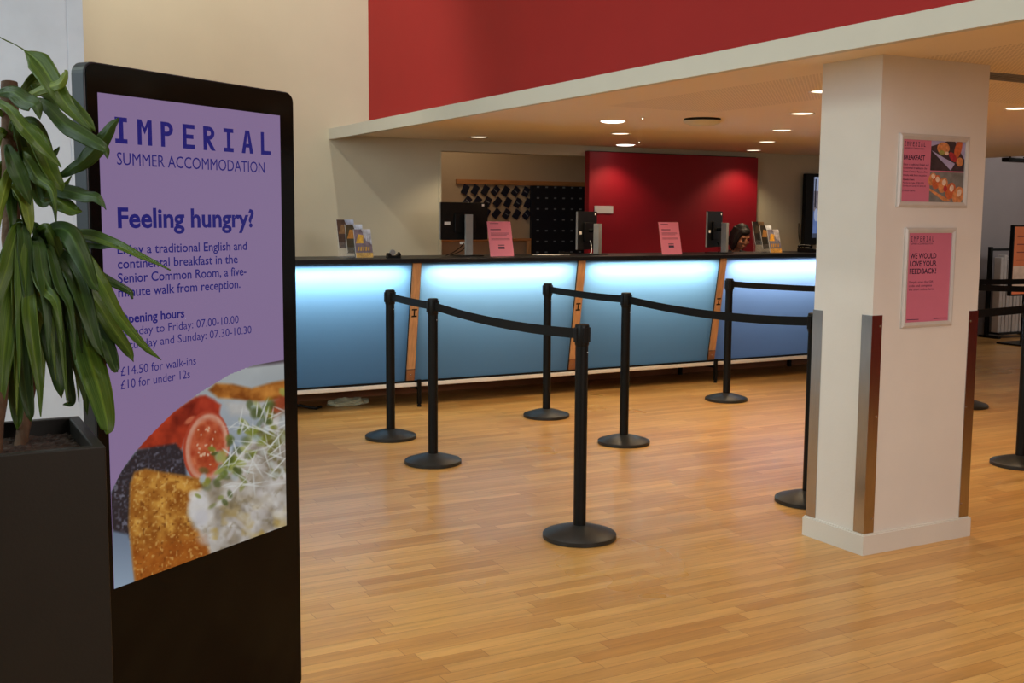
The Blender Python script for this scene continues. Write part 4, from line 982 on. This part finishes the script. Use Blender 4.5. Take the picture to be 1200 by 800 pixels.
# leaflet holders with tiered leaflets
def leaf_mats(i):
    cs = [((70,52,45),(150,160,185),(120,90,60)), ((60,55,40),(175,185,205),(160,110,50)), ((110,100,115),(170,175,190),(190,150,60)),
          ((30,26,26),(90,70,50),(60,50,40)), ((45,40,35),(210,215,225),(150,105,55)), ((130,125,140),(190,185,190),(225,165,60))][i]
    return [mat('leaflet_print', s2l(*c), 0.4, var=0.35, vscale=30) for c in cs]
def leaflet_holder(x, y, label, idx, who):
    t = empty('leaflet_holder', (x, y, ZC)); tag(t, label, 'leaflet holder', 'leaflet holders on the reception counter')
    LN = 0.055
    for k in range(3):
        xo, yo, zo = -0.052+0.052*k, 0.09-0.045*k, 0.036*(2-k)
        b = MB(); W_ = .073
        b.hexa([(xo-W_,yo+.016,0),(xo+W_,yo+.016,0),(xo+W_,yo+.019,0),(xo-W_,yo+.019,0),(xo-W_,yo+.016+LN*.7,zo+.15),(xo+W_,yo+.016+LN*.7,zo+.15),(xo+W_,yo+.019+LN*.7,zo+.15),(xo-W_,yo+.019+LN*.7,zo+.15)])
        b.box(xo-W_, xo+W_, yo-.006, yo-.003, 0.0, zo+.045); b.box(xo-W_, xo+W_, yo-.006, yo+.019, zo, zo+.003)
        b.build('pocket', m_acrylic, t)
    b = MB(); b.box(-.13,.13,-.01,.17,0,0.003); b.build('base', m_acrylic, t)
    for k, nm in enumerate(('back tier', 'middle tier', 'front tier')):
        xo, yo, zo = -0.052+0.052*k, 0.09-0.045*k, 0.036*(2-k)+0.0035
        l = empty('leaflet', (x+xo, y+yo, ZC+zo)); tag(l, f'leaflets in the {nm} of the {who}', 'leaflet', 'leaflets on the reception counter')
        h = 0.215; HW = .069; LL = LN*h/.2
        def q(u, v, o): return (u*HW, LL*v+o, h*v)
        b = MB(); b.hexa([q(-1,0,0),q(1,0,0),q(1,0,.008),q(-1,0,.008),q(-1,1,0),q(1,1,0),q(1,1,.008),q(-1,1,.008)]); cv = b.build('cover', m_paperw, l)
        b = MB(); ms = leaf_mats(idx+k)
        def fl_(pts, o, mi): b.add([q(u, v, -o) for u, v in pts], [tuple(range(len(pts)))], mi)
        fl_([(-1,0),(1,0),(1,1),(-1,1)], .0004, 0)
        fl_([(-.1,1),(1,1),(1,.45),(.3,.60)], .0006, 1); fl_([(-.9,.5),(.0,.5),(.2,.78),(-.5,.82)], .0007, 2)
        if k == 2:
            fl_([(-1,0),(1,0),(1,.17),(-1,.17)], .0008, 2)
            for j in range(5): fl_([(-.75+.30*j,.24),(-.58+.30*j,.24),(-.50+.30*j,.38),(-.68+.30*j,.38)], .0008, 2)
            for j in range(4): fl_([(.0+.24*j,.40),(.10+.24*j,.40),(.06+.24*j,.92-.08*j),(.04+.24*j,.92-.08*j)], .0009, 0)
        b.build('print', ms, cv, smooth='flat', merge=False)
p = at_y(419, 300, 8.12); leaflet_holder(p.x, 8.10, 'clear tiered leaflet holder at the left end of the counter', 0, 'left leaflet holder')
p = at_y(903, 298, 8.12); leaflet_holder(p.x, 8.10, 'clear tiered leaflet holder at the right end of the counter near the television', 3, 'right leaflet holder')

# tape dispenser
p = at_y(461, 300, 8.02)
t = empty('tape_dispenser', (p.x, 8.02, ZC)); tag(t, 'small black tape dispenser on the counter left of the first monitor', 'tape dispenser')
MB().prism([(-.055,0),(.055,0),(.055,.030),(.045,.046),(.036,.030),(.02,.020),(-.02,.020),(-.035,.040),(-.050,.040)], -0.022, 0.022, 'xz').build('body', m_black, t, bevel=0.002)
b = MB(); b.lathe([(0.022,-0.009),(0.022,0.009)], n=20); o = b.build('tape_roll', m_greyplastic, t); o.rotation_euler = (PI/2,0,0); o.location = (-0.008,0,0.0425)
# papers and keyboard
p = at_y(640, 298, 8.25)
t = empty('paper_stack', (p.x, 8.25, ZC)); tag(t, 'low untidy stack of papers on the counter before the dark key board', 'papers')
for k in range(4):
    o = MB().box(-.10,.10,-.07,.07,0.0015*k,0.0015*k+.0014).build('sheet', m_paperw, t); o.rotation_euler = (0,0,R((-8,12,-3,6)[k]))
t = empty('stapler', (p.x+0.16, 8.22, ZC)); tag(t, 'small dark stapler beside the stack of papers', 'stapler')
MB().prism([(-.05,.012),(.05,.012),(.052,.020),(.0,.030),(-.05,.034)], -.010,.010,'xz').build('arm', m_black, t, bevel=0.002)
MB().box(-.055,.055,-.012,.012,0,.008).build('base', m_greyplastic, t, bevel=0.002)
# desk phone at the right
p = at_y(950, 294, 8.20)
t = empty('desk_phone', (p.x, 8.20, ZC)); tag(t, 'black desk phone on the counter under the television', 'phone')
MB().prism([(-.09,0),(.09,0),(.09,.012),(-.09,.04)], -.09,.09,'xz').build('body', m_black, t, bevel=0.004)
MB().tube([(-.075,-.085,.055),(-.07,-.05,.062),(-.07,.05,.062),(-.075,.085,.055)], [.016,.012,.012,.016], 10).build('handset', m_black, t, smooth=True)
MB().box(.0,.05,-.06,.0,.0215,.0235).build('display', m_label, t)

# television on the back wall
t = empty('television', (9.10, WY, 1.59)); tag(t, 'black wall television partly hidden behind the left side of the pillar', 'television')
b = MB(); b.prism(rrect(-.46,.46,-.385,.385,.012), -.10,-.05,'xz'); b.build('case', m_black, t, bevel=0.004)
b = MB(); b.box(-.20,.20,-.05,0,-.15,.15); b.build('wall_bracket', m_blackmetal, t)
b = MB(); b.box(-.35,.40,-.1012,-.10,-.31,.35); sc2 = b.build('screen', emis('tv_base', (60,66,84), var=0.2, vs=6), t)
tvm = [emis('tv_sky', (150,160,190)), emis('tv_building', (112,104,112), var=0.3, vs=30), emis('tv_dark', (30,32,44)), emis('tv_blue', (90,110,160), var=0.2, vs=8)]
b = MB(); y_ = -.1016
b.flat([(-.34,.20),(.40,.20),(.40,.35),(-.34,.35)], y_, 0); b.flat([(-.34,-.02),(.40,-.02),(.40,.20),(-.34,.20)], y_, 1); b.flat([(-.34,-.26),(.40,-.26),(.40,-.02),(-.34,-.02)], y_, 3)
for k in range(14): b.flat([(-.33+.052*k,.02),(-.31+.052*k,.02),(-.31+.052*k,.33),(-.33+.052*k,.33)], y_-.0003, 1 if k % 2 else 2)
for k in range(6): b.flat(E_(-.30+.12*k,-.06,.03,.07), y_-.0006, k % 3)
b.build('picture', tvm, sc2, smooth='flat', merge=False)
MB().box(-.06,.06,-.1025,-.10,-.365,-.355).build('badge', m_label, t)
cable(t, [(-.35,-.04,-.385),(-.42,-.03,-.42),(-.46,-.02,-.30),(-.47,-.02,-.15)], 0.005)

# alcove: rail, dark board, rows of tilted cards, shelf
AY = 10.62
t = empty('oak_rail', (5.86, AY, 1.849)); tag(t, 'horizontal oak rail across the alcove wall above the navy cards', 'rail')
MB().box(-.785,1.2,-.03,0,-.024,.024).build('rail_board', m_woodrail, t, bevel=0.003)
t = empty('key_board', (6.55, AY-0.026, 1.30)); tag(t, 'large dark navy key board with rows of small pale labels in the alcove', 'key board')
MB().box(-.605,.60,-.04,0,-.55,.522).build('board', m_navyboard, t, bevel=0.003)
for z in (-.4, .4): MB().box(-.58,.58,0,.025,z-.02,z+.02).build('batten', m_navyboard, t)
pk = 0
for r_ in range(8):
    for c_ in range(11):
        if (r_*7+c_*5) % 13 == 0 and r_ > 2: continue
        x = -.528+0.1075*c_; z = .508-0.1165*r_
        h = MB().box(x-.015, x+.015, -.043, -.04, z-.008, z+.008).build('key_label', m_label, t); pk += 1
def card(x, z, a, label):
    t = empty('key_wallet', (x, AY-0.012, z)); t.rotation_euler = (0, R(a), 0); tag(t, label, 'key wallet', 'navy key wallets hanging in the alcove')
    MB().box(-.036,.036,-.010,0.0,-.050,.050).build('cover', m_navy, t, bevel=0.003)
    MB().box(-.022,.022,-.0108,-.0098,-.006,.003).build('print', m_label if rnd.random() < .3 else m_navyboard, t)
    MB().lathe([(0.003,0),(0.003,0.012)], n=8).build('hook', m_steel, t).location = (0,0,0.048)
rows = ('top', 'middle', 'bottom'); cols = ('first', 'second', 'third', 'fourth', 'fifth', 'sixth', 'seventh')
for r_ in range(3):
    for c_ in range(7):
        pxx = 545+11.8*c_+(2.5 if r_ == 1 else (1 if r_ == 2 else 0)); pyy = 222+0.45*c_+13.4*r_
        p = at_y(pxx, pyy, AY-0.012)
        card(p.x, p.z, 32+rnd.uniform(-7,10), f'tilted navy key wallet, {cols[c_]} from the left in the {rows[r_]} row')
t = empty('alcove_shelf', (5.62, AY, 1.245)); tag(t, 'oak shelf with an oak end post in the alcove behind the first monitor', 'shelf')
MB().box(-1.2,.31,-.09,0,-.014,.014).build('board', m_woodrail, t, bevel=0.003)
MB().box(.27,.31,-.09,-.05,-1.245,-.014).build('post', m_wood, t, bevel=0.003); MB().box(-1.2,-1.16,-.09,-.05,-1.245,-.014).build('post', m_wood, t, bevel=0.003)
area('alcove_lamp', (5.0, 10.0, 2.55), (5.3, 10.4, 1.2), 1.0, 0.2, 3.0, (1.0, 0.78, 0.5))

# far right: rack, boards, orange screen
t = empty('metal_rack', (12.08, 9.62, 0)); tag(t, 'black metal rack against the grey wall at the far right', 'rack')
for x in (0, 0.75):
    MB().box(x-.022, x+.022, -.02, .02, 0, 1.15).build('upright', m_blackmetal, t); MB().box(x-.022, x+.022, -.20, .10, 0, .03).build('foot', m_blackmetal, t)
MB().box(.022,.728,-.015,.015,1.10,1.13).build('top_bar', m_blackmetal, t)
MB().box(.022,.728,-.18,-.02,.05,.07).build('bottom_shelf', m_blackmetal, t)
m_board = mat('pale_board', (0.62,0.60,0.59), 0.7, var=0.1, vscale=8)
for k in range(4):
    t2 = empty('folded_board', (12.17+0.135*k, 9.53, 0.0705)); tag(t2, ('pale tall folded board leaning in the black rack, ' + ('leftmost','second from the left','third from the left','rightmost')[k]), 'board', 'pale boards in the black rack')
    MB().box(-.058,-.004,-.05,.05,0,.95-.02*k).build('panel', m_board, t2, bevel=0.006); MB().box(.004,.058,-.05,.05,0,.98-.02*k).build('panel', m_board, t2, bevel=0.006); MB().box(-.004,.004,-.02,.05,.1,.9).build('hinge', m_greyplastic, t2)
p = at_y(1184.5, 305, 8.9)
t = empty('display_screen', (p.x, 8.9, 0)); tag(t, 'freestanding display with an orange picture at the right picture edge', 'display')
z0, z1 = at_y(1190, 346.5, 8.9).z, at_y(1190, 263.5, 8.9).z
b = MB(); b.prism(rrect(0,.62,z0,z1,.01), -.02,.03,'xz'); b.build('case', m_black, t, bevel=0.004)
so_ = MB().box(.02,.60,-.0212,-.02,z0+.022,z1-.02).build('screen', emis('display_orange', (150,72,36), var=0.15, vs=4), t)
b = MB(); h = z1-z0
b.flat([(.02,z0+.022),(.60,z0+.022),(.60,z0+h*.42),(.02,z0+h*.42)], -.0216, 0)
for k in range(4): b.flat([(.07,z0+h*(.50+.11*k)),(.40,z0+h*(.50+.11*k)),(.40,z0+h*(.515+.11*k)),(.07,z0+h*(.515+.11*k))], -.0217, 1)
b.flat(E_(.13,z0+h*.2,.05,.03), -.0218, 2); b.flat([(.02,z0+.022),(.60,z0+.022),(.60,z0+h*.06),(.02,z0+h*.06)], -.0218, 3)
b.build('picture', [emis('display_tan', (150,118,96), var=0.2, vs=9), emis('display_dark', (92,36,20)), emis('display_grey_brown', (70,58,52)), emis('display_stripe', (165,76,40))], so_, smooth='flat', merge=False)  # the grey-brown fills the oval in the picture
MB().box(.27,.35,-.0,.02,.02,z0+.02).build('stem', m_blackmetal, t); MB().box(.05,.57,-.18,.18,0,.02).build('foot', m_blackmetal, t, bevel=0.004)

# ================================================================== PERSON (leaning over the desk behind the counter)
m_skin = mat('skin', s2l(172, 114, 84), 0.5, var=0.06, vscale=20)
m_hair = mat('dark_hair', s2l(22, 15, 14), 0.6, var=0.3, vscale=40, stretch=(1,1,0.2))
m_cloth = mat('dark_navy_top', s2l(26, 26, 38), 0.8, var=0.15, vscale=30)
m_trouser = mat('black_trousers', s2l(20, 20, 22), 0.8)
def remesh(o, vox, sm=6):
    m = o.modifiers.new('remesh', 'REMESH'); m.mode = 'VOXEL'; m.voxel_size = vox; m.use_smooth_shade = True
    s = o.modifiers.new('smooth', 'SMOOTH'); s.factor = 0.5; s.iterations = sm
hp = at_y(869.5, 277, 8.80)
PF = R(-128)                                     # facing direction (towards the hall and to the right)
t = empty('person', (hp.x+0.06, 9.0, 0)); tag(t, 'person with dark shoulder-length hair looking down behind the counter', 'person')
def rel(v): return (v[0]-(hp.x+0.06), v[1]-9.0, v[2])
HC = Vector((hp.x, 8.80, hp.z))
fz = Matrix.Rotation(R(-8), 3, 'Z') @ Matrix.Rotation(R(26), 3, 'X')   # head frame: -y is the face
def hd(x, y, z): return rel(HC + fz @ Vector((x, y, z)))
sh_c = Vector((hp.x+0.02, 8.95, hp.z-0.21))     # shoulder centre
b = MB(); tubeW = lambda pts, rr, n=14: b.tube([rel(q) for q in pts], rr, n)
b.ell(hd(0,0.012,0.025), (.072,.090,.088), 24, 16, rot=fz); b.ell(hd(0,-.025,-.040), (.056,.062,.072), 20, 14, rot=fz); b.ell(hd(0,-.055,-.092), (.030,.028,.022), 14, 10, rot=fz)
b.ell(hd(0,-.093,-.030), (.013,.015,.012), 12, 8, rot=fz); b.ell(hd(0,-.090,-.008), (.009,.014,.024), 12, 8, rot=fz)
b.ell(hd(0,-.083,-.062), (.021,.012,.006), 12, 8, rot=fz); b.ell(hd(0,-.082,-.072), (.018,.012,.007), 12, 8, rot=fz)
for s in (-1, 1):
    b.ell(hd(.076*s,.012,-.012), (.008,.018,.030), 10, 8, rot=fz); b.ell(hd(.034*s,-.070,-.030), (.022,.018,.018), 12, 8, rot=fz); b.ell(hd(.030*s,-.080,.022), (.024,.010,.008), 12, 8, rot=fz)
nk = HC + fz @ Vector((0,.03,-.06))
tubeW([nk, (nk+sh_c)/2+Vector((0,.02,0)), sh_c], [.050,.052,.065])
hipc = Vector((hp.x+0.07, 9.10, 0.86))
tubeW([sh_c, sh_c.lerp(hipc,.35), sh_c.lerp(hipc,.7), hipc], [.115,.125,.115,.14])
fx = Vector((1,0,0))
hands = []
for s in (-1, 1):
    S_ = sh_c + Vector((.165*s,.0,-.01)); E2 = sh_c + Vector((.235*s,-.06,-.265)); W2 = Vector((sh_c.x+.13*s, 8.66, 0.800)); H2 = Vector((sh_c.x+.105*s, 8.585, 0.775))
    tubeW([sh_c+Vector((.05*s,0,0)), S_], [.07,.055]); tubeW([S_, S_.lerp(E2,.5), E2], [.052,.044,.038]); tubeW([E2, E2.lerp(W2,.4), W2], [.038,.036,.025])
    tubeW([W2, H2], [.024,.028])
    for k in range(4):
        o_ = Vector((-.027+.018*k, -.012, -.002)); L2 = (.060,.070,.066,.052)[k if s > 0 else 3-k]
        tubeW([H2+o_*0.9, H2+o_+Vector((0,-L2*.55,.010)), H2+o_+Vector((0,-L2,-.006))], [.0095,.0088,.0075], 8)
    tubeW([H2+Vector((-.016*s,.015,0)), H2+Vector((-.040*s,-.008,-.004)), H2+Vector((-.046*s,-.036,-.008))], [.011,.0095,.008], 8)
    hj = hipc + Vector((.085*s,0,-.02)); kn_ = Vector((hipc.x+.095*s, 9.04, .46)); an = Vector((hipc.x+.10*s, 9.10, .085))
    tubeW([hipc+Vector((.03*s,0,0)), hj, kn_, kn_.lerp(an,.3), an], [.12,.088,.055,.056,.038]); tubeW([an, an+Vector((0,-.02,-.055)), an+Vector((0,-.13,-.062))], [.036,.034,.024])
bd = b.build('body', m_skin, t, merge=False); remesh(bd, 0.0065, 4)
# hair
b = MB(); b.ell(hd(0,.030,.040), (.076,.090,.082), 24, 16, rot=fz); b.ell(hd(-.012,-.046,.074), (.058,.042,.034), 16, 10, rot=fz); b.tube([hd(-.050,-.050,.06), hd(-.070,-.040,.0), hd(-.072,-.030,-.07), hd(-.060,-.010,-.15)], [.018,.017,.015,.007], 10); b.tube([hd(-.060,-.01,.06), hd(-.080,.0,.0), hd(-.080,.0,-.06), hd(-.066,.01,-.15)], [.018,.018,.016,.008], 10)
for s in (-1, 1):
    for k in range(4):
        a0 = hd((.050+.006*k)*s, .022*k-.01, .08); a1 = hd(.074*s, .012+.024*k, .0); a2 = hd(.074*s, .016+.024*k, -.08); a3 = hd(.060*s, .02+.024*k, -.165+.008*k)
        b.tube([a0,a1,a2,a3], [.016,.017,.016,.008], 10)
for k in range(6): b.tube([hd(-.045+.018*k,.08,.07), hd(-.05+.02*k,.104,-.02), hd(-.045+.018*k,.098,-.11), hd(-.04+.016*k,.085,-.17)], [.016,.02,.018,.010], 10)
hr = b.build('hair', m_hair, t, merge=False); remesh(hr, 0.006, 3)
# face details
b = MB()
for s in (-1, 1):
    b.ell(hd(.031*s,-.0885,.004), (.013,.005,.004), 12, 8, rot=fz)
ey = b.build('eyes', mat('eye_dark', s2l(30,20,18), 0.3), t)
b = MB(); b.ell(hd(0,-.0925,-.067), (.019,.006,.007), 12, 8, rot=fz); b.build('lips', mat('lip', s2l(140,72,66), 0.5), t)
b = MB()
for s in (-1, 1): b.tube([hd(.014*s,-.094,.024), hd(.032*s,-.092,.030), hd(.050*s,-.080,.024)], [.003,.0035,.002], 8)
b.build('eyebrows', m_hair, t)
# clothing
b = MB()
tubeW([sh_c+Vector((0,0.0,.035)), sh_c+Vector((0,.0,-.01)), sh_c.lerp(hipc,.35), sh_c.lerp(hipc,.7), hipc], [.080,.128,.136,.130,.150], 20)
for s in (-1, 1):
    S_ = sh_c + Vector((.165*s,.0,-.01)); E2 = sh_c + Vector((.235*s,-.06,-.265)); W2 = Vector((sh_c.x+.13*s, 8.66, 0.800))
    tubeW([sh_c+Vector((.05*s,0,0)), S_], [.082,.066]); tubeW([S_, S_.lerp(E2,.5), E2], [.064,.056,.050]); tubeW([E2, E2.lerp(W2,.5), E2.lerp(W2,.86)], [.050,.046,.036])
tp = b.build('top', m_cloth, t, merge=False); remesh(tp, 0.008, 4)
b = MB()
for s in (-1, 1):
    hj = hipc + Vector((.085*s,0,-.02)); kn_ = Vector((hipc.x+.095*s, 9.04, .46)); an = Vector((hipc.x+.10*s, 9.10, .085))
    tubeW([hipc+Vector((.03*s,0,.02)), hj, kn_, kn_.lerp(an,.3), an+Vector((0,0,.01))], [.135,.100,.068,.066,.055])
tr = b.build('trousers', m_trouser, t, merge=False); remesh(tr, 0.010, 4)
b = MB()
for s in (-1, 1):
    an = Vector((hipc.x+.10*s, 9.10, .085)); b.ell(rel(an+Vector((0,-.05,-.052))), (.045,.115,.033), 16, 10)
b.build('shoes', m_black, t, smooth=True)
